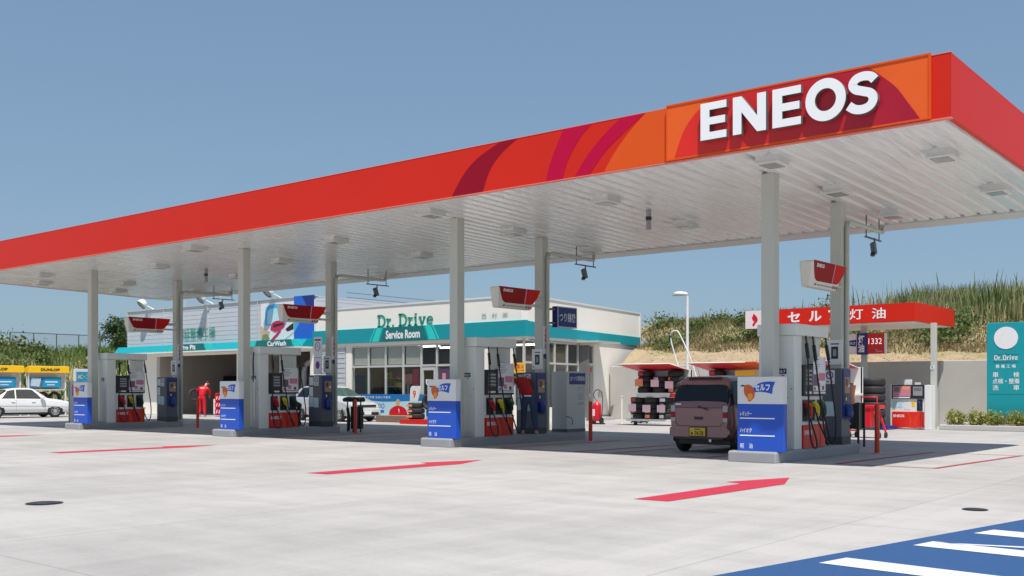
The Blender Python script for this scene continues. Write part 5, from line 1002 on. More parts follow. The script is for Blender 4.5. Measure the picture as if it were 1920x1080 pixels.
# ------------------------------------------------------------------ vehicles: body lofted along its length (x forward, origin on the ground at the rear end)
def interp(t, tab): xs, ys = zip(*tab); return np.interp(t, xs, ys)
class Car:
    def __init__(s, L, prof):
        s.L = L; s.p = prof; n = 64; s.xs = np.concatenate([np.linspace(0, .12, 5)[:-1], np.linspace(.12, L - .12, n), np.linspace(L - .12, L, 5)[1:]])
        ker = np.array([1, 2, 1]) / 4; s.t = {}
        for k, tab in prof.items():
            y = interp(s.xs, tab)
            for _ in range(2): y = np.concatenate([y[:1], np.convolve(y, ker, 'valid'), y[-1:]])
            s.t[k] = y
    def at(s, x, u, side=1):
        """surface point; u runs 0..8 from under the sill over the side to the roof centre"""
        g_ = {k: np.interp(x, s.xs, v) for k, v in s.t.items()}; w, wr, zb, ze, zr = g_['w'], g_['wr'], g_['bot'], g_['belt'], g_['top']
        wb = w * .965; wr = min(wr, wb)
        P = [(0, zb), (w * .80, zb), (w * .955, zb + .07), (w, zb + (ze - zb) * .55), (wb, ze), (wr + (wb - wr) * .47, ze + (zr - ze) * .52), (wr, ze + (zr - ze) * .88), (wr * .80, ze + (zr - ze) * .985), (0, zr)]
        i = min(int(u), 7); f = u - i; a, b = P[i], P[i + 1]; return Vector((x, side * (a[0] + (b[0] - a[0]) * f), a[1] + (b[1] - a[1]) * f))
    def body(s, name, m, par):
        us = [0, .6, 1, 1.5, 2, 2.5, 3, 3.5, 3.9, 4, 4.5, 5, 5.5, 6, 6.5, 7, 7.5, 8]; R = [[s.at(x, u, 1) for u in us] + [s.at(x, u, -1) for u in us[::-1][1:-1]] for x in s.xs]; n = len(R[0]); q = MB()
        q.add([p for r in R for p in r], [(i * n + j, i * n + (j + 1) % n, (i + 1) * n + (j + 1) % n, (i + 1) * n + j) for i in range(len(R) - 1) for j in range(n)], 0, True)
        k = len(R) - 1; q.add(R[0], [list(range(n))]); q.add(R[k], [list(range(n))[::-1]]); return q.build(name, m, par)
    def patch(s, mb, c, side, off=.006, nx=10, nu=6, mi=0, both=False):
        """four corners (x,u): rear-low, front-low, front-high, rear-high"""
        for sd in ((1, -1) if both else (side,)):
            P = []
            for j in range(nu + 1):
                for i in range(nx + 1):
                    a, b = i / nx, j / nu; x = (c[0][0] * (1 - a) + c[1][0] * a) * (1 - b) + (c[3][0] * (1 - a) + c[2][0] * a) * b; u = (c[0][1] * (1 - a) + c[1][1] * a) * (1 - b) + (c[3][1] * (1 - a) + c[2][1] * a) * b
                    p = s.at(x, u, sd); e = .01; dx = s.at(min(x + e, s.L), u, sd) - s.at(max(x - e, 0), u, sd); du = s.at(x, min(u + .05, 8), sd) - s.at(x, max(u - .05, 0), sd); nn_ = dx.cross(du); nn_ = nn_.normalized() if nn_.length > 1e-9 else Vector((0, 0, 1))
                    cen = Vector((s.L / 2, 0, .7)); nn_ = nn_ if nn_.dot(p - Vector((p.x if 0.3 < p.x < s.L - .3 else cen.x, 0, .6))) > 0 else -nn_; P.append(p + nn_ * off)
            mb.add(P, [(j * (nx + 1) + i, j * (nx + 1) + i + 1, (j + 1) * (nx + 1) + i + 1, (j + 1) * (nx + 1) + i) for j in range(nu) for i in range(nx)], mi, True)
def wheel(par, x, y, r, side, rimc=SILV):
    m = MB(); wd = .17; pr = [(r * .62, -wd / 2), (r * .9, -wd / 2), (r, -wd / 2 + .03), (r, wd / 2 - .03), (r * .9, wd / 2), (r * .62, wd / 2)]; m.lathe(pr, (x, y - side * wd / 2, r), Y, 28); w = m.build('wheel', RUBBER, par)
    m = MB(); m.lathe([(.0, .012), (r * .16, .014), (r * .2, 0), (r * .5, -.02), (r * .6, .002), (r * .65, -.004)], (x, y + side * .0, r), Y * side, 24)
    for k in range(7): a = k * 6.283 / 7; m.obox((x + math.cos(a) * r * .38, y + side * .004, r + math.sin(a) * r * .38), (r * .42, .02, r * .10), Matrix.Rotation(-a, 3, 'Y'))
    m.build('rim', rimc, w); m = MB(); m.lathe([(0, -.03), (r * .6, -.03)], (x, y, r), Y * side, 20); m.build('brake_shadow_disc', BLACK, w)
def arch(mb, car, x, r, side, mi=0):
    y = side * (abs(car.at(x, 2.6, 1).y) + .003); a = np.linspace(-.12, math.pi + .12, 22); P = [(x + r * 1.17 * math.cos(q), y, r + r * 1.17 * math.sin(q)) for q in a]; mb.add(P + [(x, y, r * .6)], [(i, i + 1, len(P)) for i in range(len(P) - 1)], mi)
# brown minicar seen from behind
K = Car(3.40, dict(w=[(0, .66), (.06, .715), (.2, .735), (2.9, .735), (3.25, .68), (3.4, .55)], wr=[(0, .62), (.3, .585), (2.0, .575), (2.6, .55), (3.4, .5)], bot=[(0, .34), (.3, .24), (3.1, .22), (3.4, .30)], belt=[(0, .94), (.1, .97), (2.4, .93), (3.0, .86), (3.4, .68)],
     top=[(0, .95), (.035, 1.0), (.12, 1.32), (.20, 1.53), (.32, 1.60), (1.0, 1.63), (1.8, 1.62), (2.2, 1.52), (2.75, 1.02), (3.0, .93), (3.25, .86), (3.4, .70)]))
kc = thing('minicar', 'brown minicar with yellow plate filling up beside the nearest pump', 'car', (-10.575, 19.05, 0), R_(90)); K.body('body', CARB, kc)
m = MB(); K.patch(m, [(.045, 5.0), (.055, 8), (.165, 8), (.185, 5.0)], 1, .006, 8, 12, both=True); m.build('rear_window', CGLASS, kc)
m = MB(); K.patch(m, [(.05, 4.15), (.95, 4.15), (1.0, 5.9), (.26, 5.9)], 1, .006, both=True); K.patch(m, [(1.05, 4.15), (2.35, 4.15), (1.95, 5.9), (1.08, 5.9)], 1, .006, both=True); m.build('side_window', CGLASS, kc)
m = MB(); K.patch(m, [(2.68, 6.0), (2.68, 8), (2.02, 8), (2.10, 6.0)], 1, .006, both=True); m.build('windscreen', CGLASS, kc)
m = MB()   # hatch outline and bumper crease on the rear face
for pts in ([(-.58, .93), (-.575, .72), (-.52, .60), (-.38, .565), (.38, .565), (.52, .60), (.575, .72), (.58, .93)],): stroke_prism(m, pts, .012, (-.003, 0, 0), Vector((0, -1, 0)), Z, 0, .002, 0, 0)
stroke_prism(m, [(-.62, .945), (.62, .945)], .012, (-.003, 0, 0), Vector((0, -1, 0)), Z, 0, .002); m.build('panel_gap', BLACK, kc)
NB = Vector((0, -1, 0)); Q = dict(O=(0, 0, 0), A=NB, B=Z)
m = MB(); m.prism([(-.64, .34), (.64, .34), (.68, .38), (.68, .52), (.60, .555), (-.60, .555), (-.68, .52), (-.68, .38)], **Q, d0=-.1, d1=.022); bmp = m.build('rear_bumper', CARB, kc, .03, 3)
m = MB(); m.prism([(-.55, .29), (.55, .29), (.6, .345), (-.6, .345)], **Q, d0=-.2, d1=.02); m.build('lower_valance', BLACK, kc)
m = MB(); m.rect(**Q, a0=-.215, a1=.215, b0=.345, b1=.55, d0=.01, d1=.026); m.build('plate_recess', BLACK, bmp)
m = MB(); m.rect(**Q, a0=-.195, a1=.165, b0=.365, b1=.53, d0=.026, d1=.034); pt = m.build('number_plate', PLATEY, kc)
text('74-78', (-.035, .075, .375), NB, Z, .20, .085, BLACK, pt, .004, .02); 
m = MB(); m.rect((0, 0, 0), NB, Z, -.09, .06, .49, .51, .034, .037); m.rect((0, 0, 0), NB, Z, -.165, -.12, .39, .43, .034, .037); pt2 = m.build('plate_print', BLACK, pt)
for sd in (1, -1):
    m = MB(); a0, a1 = (.56, .66) if sd < 0 else (-.66, -.56)
    m.rect(**Q, a0=a0, a1=a1, b0=.74, b1=.86, d0=-.08, d1=.012, mi=0); m.rect(**Q, a0=a0, a1=a1, b0=.862, b1=.99, d0=-.08, d1=.006, mi=1); m.rect(**Q, a0=a0, a1=a1, b0=.66, b1=.738, d0=-.08, d1=.010, mi=1); m.build('tail_lamp', [LAMPR, LAMPC], kc, .006)
m = MB(); m.rect(**Q, a0=-.10, a1=.10, b0=.70, b1=.76, d0=0, d1=.012); m.build('hatch_handle', BLACK, kc, .008)
m = MB(); m.tube([(-.02, -.02, .96), (-.035, -.12, .94), (-.05, -.22, .90)], .012, 6); m.cyl((.03, .0, .97), (-.03, -.02, .96), .025, n=8); m.build('wiper', BLACK, kc)
m = MB(); m.box(.20, .34, -.40, .40, 1.575, 1.598); m.build('roof_spoiler', CARB, kc, .01); m = MB(); m.cyl((.5, .25, 1.6), (.4, .25, 1.80), .004, n=5); m.build('aerial', BLACK, kc)
m = MB(); m.cyl((.1, -.28, .27), (-.03, -.28, .27), .03, n=10); m.build('exhaust_pipe', STEEL, kc); m = MB(); m.rect(**Q, a0=-.55, a1=-.42, b0=1.00, b1=1.035, d0=-.02, d1=.0); m.build('sticker', PAPER, kc)
m = MB()
for x in (.52, 2.88):
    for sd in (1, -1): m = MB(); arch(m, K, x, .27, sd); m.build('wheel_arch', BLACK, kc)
for x in (.52, 2.88):
    for sd in (1, -1): wheel(kc, x, sd * .725, .27, sd)
m = MB(); m.box(.25, 3.0, -.6, .6, .17, .3); m.build('underbody', BLACK, kc)
m = MB()
for sd in (1, -1): m.box(.9, 1.0, sd * .18, sd * .55, .6, 1.25)
# white saloon at the far left
Wc = Car(4.35, dict(w=[(0, .70), (.15, .80), (.5, .84), (3.8, .84), (4.2, .76), (4.35, .62)], wr=[(0, .66), (.9, .58), (1.8, .56), (2.6, .56), (3.2, .62), (4.35, .62)], bot=[(0, .36), (.4, .22), (3.9, .22), (4.35, .30)], belt=[(0, .84), (.9, .88), (2.9, .85), (3.6, .78), (4.2, .66), (4.35, .58)],
     top=[(0, .86), (.15, .93), (.75, .95), (.95, 1.02), (1.35, 1.33), (1.75, 1.40), (2.3, 1.40), (2.6, 1.34), (3.12, .92), (3.6, .86), (4.15, .74), (4.35, .60)]))
wc = thing('saloon_car', 'white four-door saloon car parked side-on by the yellow tyre racks', 'car', (-48.95, 20.75, 0), R_(83)); Wc.body('body', CARW, wc)
for sd in (1, -1):
    for c in ([(1.02, 4.15), (1.62, 4.12), (1.66, 5.95), (1.33, 5.95)], [(1.68, 4.12), (2.86, 4.12), (2.44, 5.95), (1.71, 5.95)]): m = MB(); Wc.patch(m, c, sd, .006); m.build('side_window', mat('saloon_glass', (.06, .055, .045), .06, var=.5, scale=5, spec=.8), wc)
m = MB(); Wc.patch(m, [(2.98, 6.0), (3.0, 8), (2.56, 8), (2.62, 6.0)], 1, .006, both=True); m.build('windscreen', CGLASSG, wc); m = MB(); Wc.patch(m, [(1.02, 6.0), (1.0, 8), (1.35, 8), (1.3, 6.0)], 1, .006, both=True); m.build('rear_window', CGLASS, wc)
m = MB()
for sd in (1, -1):
    for x in (1.66, 2.95): Wc.patch(m, [(x, 2.2), (x + .012, 2.2), (x + .012, 4.1), (x, 4.1)], sd, .004, 1, 6)
    Wc.patch(m, [(.3, 2.9), (4.1, 2.9), (4.1, 2.96), (.3, 2.96)], sd, .004, 24, 1)
m.build('door_gap', GREYT, wc); m = MB()
for sd in (1, -1):
    for x in (1.45, 2.35): m.box(x, x + .16, sd * .835 - .02, sd * .835 + .02, .74, .77)
m.build('door_handle', PYLB, wc); m = MB()
for x in (.82, 3.42):
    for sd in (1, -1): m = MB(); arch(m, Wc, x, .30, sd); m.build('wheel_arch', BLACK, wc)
for x in (.82, 3.42):
    for sd in (1, -1): wheel(wc, x, sd * .835, .30, sd)
m = MB(); m.box(.4, 3.9, -.72, .72, .15, .3); m.build('underbody', BLACK, wc); m = MB(); m.box(2.72, 2.90, -.98, -.84, .88, 1.0); m.box(2.72, 2.90, .84, .98, .88, 1.0); m.build('wing_mirror', CARW, wc, .02)
for sd in (1, -1): m = MB(); m.box(4.18, 4.30, sd * .45 - .14, sd * .45 + .14, .58, .70); m.build('headlight', LAMPC, wc, .02)
for sd in (1, -1): m = MB(); m.box(4.12, 4.24, sd * .69 - .05, sd * .69 + .05, .58, .70); m.build('indicator', LABR, wc, .02)
m = MB(); m.box(4.18, 4.40, -.66, .66, .30, .50); m.build('front_bumper', CARW, wc, .04, 3)
for sd in (1, -1): m = MB(); m.box(-.01, .06, sd * .56 - .16, sd * .56 + .16, .68, .86); m.build('tail_lamp', LAMPR, wc, .02)
# silver hatchback in front of the shop
Sc = Car(4.5, dict(w=[(0.000, .70), (0.144, .78), (0.480, .825), (3.840, .825), (4.320, .74), (4.500, .60)], wr=[(0.000, .60), (0.480, .57), (2.160, .56), (2.880, .58), (3.600, .64), (4.500, .6)], bot=[(0.000, .34), (0.480, .22), (3.960, .2), (4.500, .24)], belt=[(0.000, .92), (0.720, .96), (3.000, .90), (3.720, .82), (4.320, .68), (4.500, .60)],
     top=[(0.000, .95), (0.096, 1.05), (0.360, 1.36), (0.660, 1.47), (1.560, 1.51), (2.160, 1.49), (2.520, 1.41), (3.420, .99), (3.840, .91), (4.260, .79), (4.500, .62)]))
sv = thing('hatchback', 'silver hatchback with dark windows parked before the shop banner', 'car', (-35.62, 29.18, 0), R_(-6)); Sc.body('body', CARS, sv)
for sd in (1, -1):
    for c in ([(.50, 4.2), (1.38, 4.15), (1.44, 5.95), (.76, 5.95)], [(1.46, 4.15), (3.0, 4.15), (2.4, 5.95), (1.51, 5.95)]): m = MB(); Sc.patch(m, c, sd, .006); m.build('side_window', CGLASS, sv)
m = MB(); Sc.patch(m, [(3.24, 6.0), (3.31, 8), (2.54, 8), (2.59, 6.0)], 1, .006, both=True); m.build('windscreen', CGLASSG, sv); m = MB(); Sc.patch(m, [(.12, 6.0), (.11, 8), (.41, 8), (.43, 6.0)], 1, .006, both=True); m.build('rear_window', CGLASS, sv)
m = MB()
for x in (.82, 3.68):
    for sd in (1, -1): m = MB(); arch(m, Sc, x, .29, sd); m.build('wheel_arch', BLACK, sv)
for x in (.82, 3.68):
    for sd in (1, -1): wheel(sv, x, sd * .815, .29, sd)
Q = dict(O=(4.5, 0, 0), A=Y, B=Z)
m = MB(); m.box(4.28, 4.54, -.68, .68, .24, .56); fbm = m.build('front_bumper', CARS, sv, .06, 3); m = MB(); m.prism([(-.42, .60), (.42, .60), (.46, .70), (-.46, .70)], **Q, d0=-.1, d1=.012); m.build('grille', BLACK, sv, .01)
m = MB(); m.rect((4.54, 0, 0), Y, Z, -.55, .55, .28, .40, -.02, .006); m.build('air_intake', BLACK, fbm); m = MB(); m.rect((4.546, 0, 0), Y, Z, -.17, .17, .30, .46, 0, .012); m.build('number_plate', PAPER, sv)
for sd in (1, -1): m = MB(); Sc.patch(m, [(3.90, 3.65), (4.45, 3.2), (4.40, 5.2), (3.72, 4.7)], sd, .008); m.build('headlight', LAMPC, sv)
m = MB(); m.box(2.94, 3.09, -.98, -.83, .92, 1.04); m.box(2.94, 3.09, .83, .98, .92, 1.04); m.build('wing_mirror', CARS, sv, .02); m = MB(); m.box(.36, 4.0, -.7, .7, .14, .3); m.build('underbody', BLACK, sv)
m = MB()
for x in (1.44, 3.0): Sc.patch(m, [(x, 2.2), (x + .012, 2.2), (x + .012, 4.1), (x, 4.1)], -1, .004, 1, 6)
m.build('door_gap', GREYT, sv)

# ------------------------------------------------------------------ people
def skin(name, V, Rr, E, m, par, sub=2):
    me = bpy.data.meshes.new(name); me.from_pydata([tuple(v) for v in V], E, []); o = bpy.data.objects.new(name, me); COL.objects.link(o)
    md = o.modifiers.new('skin', 'SKIN'); md.use_smooth_shade = True; md.branch_smoothing = .4
    for i, r in enumerate(Rr): me.skin_vertices[0].data[i].radius = (r, r) if not isinstance(r, tuple) else r; me.skin_vertices[0].data[i].use_root = (i == 0)
    sb = o.modifiers.new('sub', 'SUBSURF'); sb.levels = sub; sb.render_levels = sub
    dg = bpy.context.evaluated_depsgraph_get(); me2 = bpy.data.meshes.new_from_object(o.evaluated_get(dg)); bpy.data.objects.remove(o); me2.materials.clear(); me2.materials.append(m); me2.name = name
    for p in me2.polygons: p.use_smooth = True
    q = bpy.data.objects.new(name, me2); COL.objects.link(q); q.parent = par; return q
def figure(lab, loc, rz, J, top_m, leg_m, shoe_m, hair, cap=None, sleeve=.55):
    """J: joints in metres (x right, y forward). One continuous body; clothes are children."""
    p = thing('person', lab, 'person', loc, rz); g_ = {k: Vector(v) for k, v in J.items()}
    V, Rr, E = [], [], []
    def add(v, r, pr=None):
        V.append(Vector(v)); Rr.append(r)
        if pr is not None: E.append((pr, len(V) - 1))
        return len(V) - 1
    pel = add(g_['pelvis'], .10); sp = add(g_['pelvis'].lerp(g_['chest'], .5), .10, pel); ch = add(g_['chest'], .105, sp); nk = add(g_['neck'], .058, ch); hb = add(g_['neck'].lerp(g_['head'], .55), .075, nk); hd = add(g_['head'], .098, hb); ht = add(g_['head'] + (g_['head'] - g_['neck']).normalized() * .085, .075, hd)
    fw = Vector(J.get('face', (0, 1, 0))).normalized(); add(g_['head'] + fw * .105 - (g_['head'] - g_['neck']).normalized() * .02, .018, hd)
    for s_ in ('l', 'r'):
        a = add(g_['sh_' + s_], .068, ch); b = add(g_['el_' + s_], .044, a); c = add(g_['wr_' + s_], .030, b); d = (g_['wr_' + s_] - g_['el_' + s_]).normalized(); sidev = d.cross(fw if abs(d.dot(fw)) < .9 else Vector((0, 0, 1))).normalized()
        pm = add(g_['wr_' + s_] + d * .06, (.036, .018), c)
        for k, (o_, ln) in enumerate(((-.03, .07), (-.01, .085), (.01, .08), (.03, .065))): q = add(V[pm] + d * .045 + sidev * o_, .0095, pm); q2 = add(V[q] + d * ln * .5 + fw * .008, .0085, q); add(V[q2] + d * ln * .4 + fw * .02, .007, q2)
        t = add(V[pm] + sidev * -.045 + fw * .015, .011, pm); add(V[t] + d * .04 + fw * .012, .009, t)
        h = add(g_['hip_' + s_], .08, pel); k_ = add(g_['kn_' + s_], .062, h); an = add(g_['an_' + s_], .042, k_); add(g_['toe_' + s_], .035, an)
    skin('body', V, Rr, E, SKIN, p)
    # face features: eyes, ears
    up = (g_['head'] - g_['neck']).normalized(); rt = fw.cross(up).normalized(); m = MB()
    for s_ in (1, -1): m.cyl(g_['head'] + fw * .085 + rt * s_ * .035, g_['head'] + fw * .098 + rt * s_ * .035, .011, n=8, mi=0)
    m.cyl(g_['head'] + fw * .082 - up * .055 - rt * .02, g_['head'] + fw * .082 - up * .055 + rt * .02, .007, n=6, mi=1); m.build('face_features', [BLACK, LABR], p)
    m = MB()
    for s_ in (1, -1): m.lathe([(0, -.012), (.028, -.006), (.03, .006), (0, .012)], g_['head'] + rt * s_ * .098, rt, 10)
    m.build('ear', SKIN, p)
    # shirt
    V2, R2, E2 = [], [], []
    def a2(v, r, pr=None):
        V2.append(Vector(v)); R2.append(r)
        if pr is not None: E2.append((pr, len(V2) - 1))
        return len(V2) - 1
    up_ = (g_['chest'] - g_['pelvis']).normalized()
    a0 = a2(g_['pelvis'] - up_ * .10, .175); a1 = a2(g_['pelvis'].lerp(g_['chest'], .4), .185, a0); c_ = a2(g_['chest'], .195, a1); a2(g_['neck'] - (g_['neck'] - g_['chest']) * .1, .09, c_)
    for s_ in ('l', 'r'): q = a2(g_['sh_' + s_], .088, c_); e = a2(g_['sh_' + s_].lerp(g_['el_' + s_], sleeve if sleeve < 1 else 1), .068, q); (a2(g_['wr_' + s_], .048, e) if sleeve >= 1 else None)
    skin('shirt' if sleeve < 1 else 'overall_top', V2, R2, E2, top_m, p)
    V2.clear(); R2.clear(); E2.clear(); a0 = a2(g_['pelvis'] + Vector((0, 0, .08)), .165); a1 = a2(g_['pelvis'] - Vector((0, 0, .04)), .175, a0)
    for s_ in ('l', 'r'): h = a2(g_['hip_' + s_] - Vector((0, 0, .06)), .108, a1); k_ = a2(g_['kn_' + s_], .082, h); a2(g_['an_' + s_] + Vector((0, 0, .01)), .072, k_)
    skin('trousers', V2, R2, E2, leg_m, p)
    for s_ in ('l', 'r'): t = g_['toe_' + s_]; an = g_['an_' + s_]; dd = (t - an); dd.z = 0; dd = dd.normalized() if dd.length > .01 else Vector((0, 1, 0)); skin('shoe', [Vector((an.x, an.y, .045)) - dd * .05, Vector((an.x, an.y, .05)) + dd * .08, Vector((an.x, an.y, .04)) + dd * .17], [.045, .048, .04], [(0, 1), (1, 2)], shoe_m, p, 1)
    hh = [g_['head'] - fw * .03 + up * .0, g_['head'] - fw * .015 + up * .075, g_['head'] + fw * .045 + up * .10]; skin('hair', hh, [.096, .092, .06], [(0, 1), (1, 2)], hair, p)
    if cap: cp = skin('cap', [g_['head'] - fw * .02 + up * .055, g_['head'] + up * .095], [.108, .085], [(0, 1)], cap, p); m = MB(); m.prism([(-.08, 0), (.08, 0), (.06, .12), (-.06, .12)], g_['head'] + up * .06 + fw * .07, rt, fw, 0, .01); m.build('cap_peak', cap, p)
    return p
# man in a red shirt and jeans bending towards the pump (seen from behind)
JM = dict(pelvis=(0, 0, .97), chest=(-.20, .30, 1.29), neck=(-.29, .44, 1.40), head=(-.37, .55, 1.42), face=(-.25, .75, -.55), sh_l=(-.40, .30, 1.34), sh_r=(-.02, .40, 1.36), el_l=(-.50, .42, 1.08), el_r=(-.08, .55, 1.10), wr_l=(-.45, .55, .88), wr_r=(-.20, .68, .95), hip_l=(-.10, 0, .90), hip_r=(.10, 0, .90), kn_l=(-.12, .05, .50), kn_r=(.14, .04, .50), an_l=(-.13, -.02, .08), an_r=(.19, .0, .08), toe_l=(-.16, .12, .03), toe_r=(.21, .14, .03))
mp = figure('man in red shirt and blue jeans bending forward beside the pump', (-15.87, 20.02, .203), R_(35), JM, SHIRT, JEANS, SHOE, HAIR)
m = MB(); m.box(-.09, .08, -.19, -.17, .95, .98); m.build('belt_label', PAPER, mp)
JS = dict(pelvis=(0, 0, .98), chest=(.06, .10, 1.32), neck=(.12, .19, 1.50), head=(.17, .27, 1.60), face=(.45, .85, -.25), sh_l=(-.14, .12, 1.42), sh_r=(.26, .06, 1.40), el_l=(-.30, .20, 1.20), el_r=(.34, .22, 1.14), wr_l=(-.22, .36, 1.02), wr_r=(.26, .40, 1.0), hip_l=(-.10, 0, .92), hip_r=(.10, 0, .92), kn_l=(-.11, .05, .50), kn_r=(.12, .03, .50), an_l=(-.12, 0, .08), an_r=(.13, 0, .08), toe_l=(-.14, .14, .03), toe_r=(.15, .14, .03))
st = figure('attendant in red overalls and cap stooping at the open workshop bay', (-43.6, 29.3, 0), R_(40), JS, OVERALL, OVERALL, SHOE, HAIR, OVERALL, 1.0)
text('ENEOS', (-.05, -.045, 1.36), (.96, .3, 0), (0.05, .3, .95), .22, .05, LETW, st, .035, .03)
ob = thing('tyre', 'black tyre carried under the arm of the attendant in red overalls', 'tyre', (-44.0, 29.15, 1.05), 0, None); m = MB(); m.lathe(TYP, (0, 0, 0), (.95, -.25, .1), 24); m.build('tread', RUBBER, ob)
# ------------------------------------------------------------------ loose equipment
tr_ = thing('wheeled_rack', 'red and white wheeled crate rack next to the attendant in overalls', 'rack', (-42.35, 29.9, 0)); m = MB()
for x in (-.5, .6):
    for y in (-.3, .3): m.box(x - .025, x + .025, y - .025, y + .025, .08, 1.15)
m.tube([(-.5, -.3, 1.12), (.6, -.3, 1.12), (.6, .3, 1.12), (-.5, .3, 1.12), (-.5, -.3, 1.12)], .02, 5); m.build('frame', TROL, tr_)
for k, z in enumerate((.12, .45, .78)): m = MB(); m.box(-.55, .65, -.35, .35, z, z + .25); cr = m.build('crate', TROL, tr_, .02); m = MB(); [m.prism([(-.45 + .22 * q, z + .05), (-.38 + .22 * q, z + .05), (-.30 + .22 * q, z + .2), (-.37 + .22 * q, z + .2)], (0, -.352, 0), X, Z, 0, .005) for q in range(5)]; m.build('stripe', PAPER, cr)
m = MB(); m.box(-.9, -.58, -.2, .2, .1, .85); m.build('white_box', PAPER, tr_, .03)
ct = thing('trolley', 'bright red workshop trolley with flat top beyond the nearest island', 'trolley', (-10.32, 28.0, 0)); m = MB(); m.box(-.42, .38, -.25, .25, .80, .90); m.build('tray', TROL, ct, .02); m = MB(); m.tube([(-.3, -.1, .35), (-.22, 0, .82)], .02, 6); m.tube([(-.28, -.2, .82), (-.42, -.25, .15)], .03, 7); m.tube([(.2, -.2, .82), (.40, -.25, .15)], .03, 7); m.tube([(-.28, .2, .82), (-.42, .25, .15)], .03, 7); m.tube([(.2, .2, .82), (.40, .25, .15)], .03, 7); m.tube([(-.1, -.2, .9), (-.1, -.2, 1.12), (.32, -.2, 1.12), (.32, -.2, .9)], .02, 6); m.build('frame', TROL, ct)
m = MB(); m.box(-.30, .15, -.22, .2, .3, .82); m.build('drawer_box', TROL, ct, .01)
for x in (-.42, .4):
    for y in (-.25, .25): m = MB(); m.cyl((x - .025, y, .08), (x + .025, y, .08), .08, n=12); m.build('castor', RUBBER, ct)
for k in range(6):
    t_ = thing('tyre', ('bottom', 'second', 'third', 'fourth', 'fifth', 'topmost')[k] + ' big black tyre of the stack against the grey wall', 'tyre', (-12.45, 34.2, .13 + .26 * k + .14), .3 * k, 'big tyres stacked near the kerosene pump'); m = MB(); m.lathe([(a * 1.25, b * 1.3) for a, b in TYP], (0, 0, 0), Z, 26); m.build('tread', RUBBER, t_)
pal = thing('pallet', 'dark blue pallet under the stack of big tyres', 'pallet', (-12.3, 34.2, 0)); m = MB(); m.box(-.6, .5, -.45, .45, .0, .13); m.build('deck', NAVY, pal)
dbx = thing('storage_box', 'dark blue storage box between the tyres and the kerosene pump', 'box', (-12.25, 33.6, 0)); m = MB(); m.box(-.35, .2, -.2, .2, 0, .66); m.build('box', mat('dark_blue_box', (.04, .07, .11), .5, var=.2), dbx, .02); m = MB(); m.box(-.36, .21, -.21, .21, .66, .72); m.build('lid', SLATE, dbx, .01)
bsn = thing('cleaning_stand', 'black cleaning stand with towel boxes at the end of the nearest island', 'stand', (-9.14, 23.4, 0)); m = MB(); m.box(-.18, .34, -.2, .2, .42, 1.02); m.build('bin', BLACK, bsn, .02); m = MB()
for x in (-.2, .36): m.box(x - .02, x + .02, -.2, -.16, 0, 1.03); m.box(x - .02, x + .02, .16, .2, 0, 1.03)
m.box(-.2, .36, -.2, -.17, .05, .09); m.tube([(-.2, -.18, .35), (.08, -.18, .22), (.36, -.18, .35)], .012, 5); m.build('frame', BLACK, bsn)
m = MB(); m.box(-.16, .14, -.21, .1, 1.1, 1.48); cb = m.build('towel_box', SLATE, bsn, .01); m = MB(); m.rect((0, -.21, 0), X, Z, -.14, .12, 1.40, 1.47, 0, .005, 0); m.rect((0, -.21, 0), X, Z, -.10, .06, 1.24, 1.32, 0, .005, 1); m.rect((0, -.21, 0), X, Z, -.10, .08, 1.12, 1.19, 0, .005, 1); m.build('label', [NAVY, PAPER], cb)
m = MB(); m.tube([(.22, -.2, 1.0), (.24, -.24, 1.25), (.26, -.2, 1.42)], .06, 8); m.build('spray_bottle', SALM, bsn); m = MB(); m.rect((0, -.2, 0), X, Z, -.1, .08, .80, .95, 0, .005, 0); m.rect((0, -.2, 0), X, Z, .0, .2, .52, .56, 0, .005, 1); m.build('sticker', [YELL, GREYT], bsn)
for k, (x, y, lab) in enumerate(((-24.22, 21.75, 'black cleaning stand on thin legs beside the silver hatchback'), (-25.1, 20.1, 'black waste bin with round lid standing before the kiosk that hides the hatchback'))):
    b = thing('cleaning_stand' if k == 0 else 'waste_bin', lab, 'stand' if k == 0 else 'bin', (x, y, .0 if k == 0 else .2)); m = MB()
    if k == 0:
        m.box(.02, .30, -.15, .15, .10, .80); m.build('bin', BLACK, b, .02); m = MB(); m.prism([(-.36, 1.0), (-.30, .94), (.36, .94), (.40, 1.0), (.34, 1.09), (.1, 1.05), (-.1, 1.10), (-.3, 1.06)], (0, .15, 0), X, Z, 0, .3); m.build('tray', BLACK, b, .02)
        for q in (-.28, -.02, .33): m = MB(); m.cyl((q, 0, 0), (q, 0, .95), .022, n=8); m.build('leg', BLACK, b)
        m = MB(); m.tube([(-.28, 0, .75), (-.2, 0, .4), (-.24, 0, .03)], .05, 7); m.build('squeegee', BLACK, b)
    else:
        m.cyl((0, 0, 0), (0, 0, .62), .22, .25, n=18); m.build('drum', BLACK, b); m = MB(); m.lathe([(.26, 0), (.24, .08), (.12, .14), (0, .15)], (0, 0, .62), Z, 18); m.build('lid', BLACK, b); m = MB(); m.box(-.1, .12, -.262, -.25, .12, .3); m.build('label', PAPER, b)
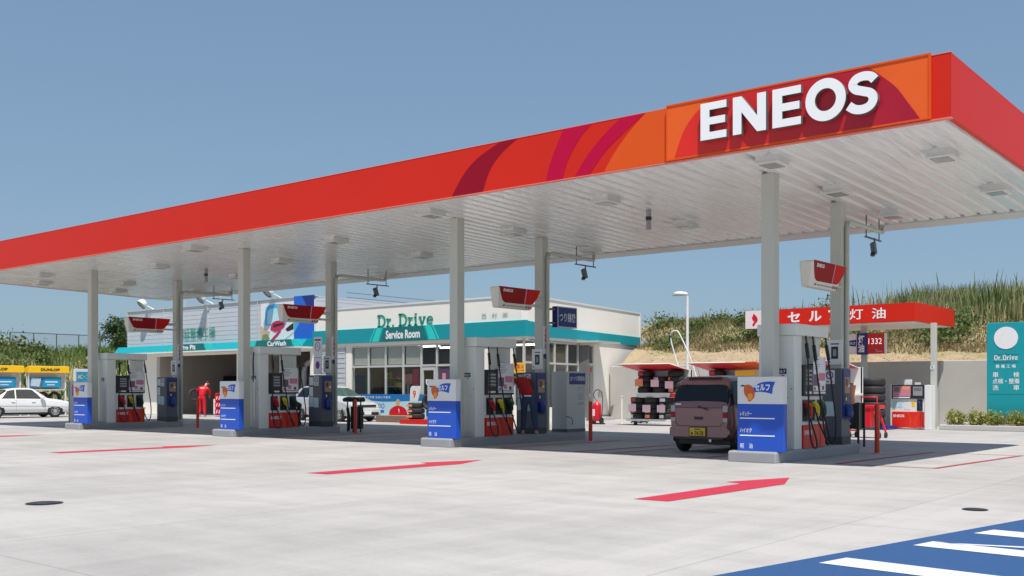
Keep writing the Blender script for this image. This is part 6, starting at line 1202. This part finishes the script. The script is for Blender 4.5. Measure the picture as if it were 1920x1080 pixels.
fx = thing('fire_extinguisher', 'large red wheeled fire extinguisher with looped hose against the cream wall', 'fire extinguisher', (-22.35, 32.4, 0)); m = MB(); m.lathe([(.0, .12), (.15, .12), (.165, .16), (.165, .68), (.14, .78), (.05, .84), (.04, .92), (0, .92)], (0, 0, 0), Z, 18); m.build('cylinder', NRED, fx); m = MB(); m.tube([(0, 0, .9), (-.18, 0, 1.05), (-.1, 0, 1.3), (.12, 0, 1.33), (.26, 0, 1.15), (.25, 0, .6), (.2, 0, .2)], .016, 6, smooth=2); m.build('hose', BLACK, fx); m = MB(); m.cyl((-.2, .05, .13), (-.15, .05, .13), .13, n=16); m.cyl((.15, .05, .13), (.2, .05, .13), .13, n=16); m.box(-.15, .3, -.1, .12, 0, .05); m.build('wheel', BLACK, fx); m = MB(); m.rect((-.0, -.168, 0), X, Z, -.13, .02, .32, .58, 0, .005); m.build('label', PINKP, fx)
po = thing('marker_post', 'thin pale post standing between extinguisher and tyre rack', 'post', (-21.75, 33.2, 0)); m = MB(); m.cyl((0, 0, 0), (0, 0, 1.05), .035, n=10); m.cyl((0, 0, 1.05), (0, 0, 1.09), .06, n=10); m.build('post', CREAM, po)
mt_ = thing('hose_heap', 'dark coiled hoses lying at the foot of the cream wall', 'hose', (-21.6, 34.6, 0)); m = MB()
for k in range(7): a = k * 1.7; r = .25 + .05 * (k % 3); m.tube([(-.35 + .14 * k + r * math.cos(q), r * .7 * math.sin(q), .05 + .045 * k * .7 + .03 * math.sin(3 * q)) for q in np.linspace(a, a + 6.2, 14)], .025, 5)
m.build('coil', RUBBER, mt_)
# grey overhead cable pole between canopy and building: white vertical pole by the notice
vp = thing('white_panel_sign', 'white upright panel with clock face and purple dot above the kiosk before the silver hatchback', 'sign', (-24.97, 20.78, 1.8)); m = MB(); m.box(.0, .38, 0, .02, -.0, 1.15); vb = m.build('panel', PAPER, vp); m = MB(); Q = dict(O=(0, 0, 0), A=X, B=Z)
stroke_prism(m, [(.19 + .11 * math.cos(a), .85 + .13 * math.sin(a)) for a in np.linspace(0, 6.283, 14)], .02, (0, 0, 0), X, Z, 0, .004, 0); stroke_prism(m, [(.19, .92), (.19, .84), (.24, .82)], .018, (0, 0, 0), X, Z, 0, .004, 0, k=2); m.rect(**Q, a0=.05, a1=.33, b0=1.03, b1=1.08, d0=0, d1=.004); m.rect(**Q, a0=.04, a1=.34, b0=.50, b1=.515, d0=0, d1=.004)
m.prism([(.19 + .09 * math.cos(a), .28 + .12 * math.sin(a)) for a in np.linspace(0, 6.283, 18)[:-1]], **Q, d0=0, d1=.004); m.build('print', TEALG, vb)
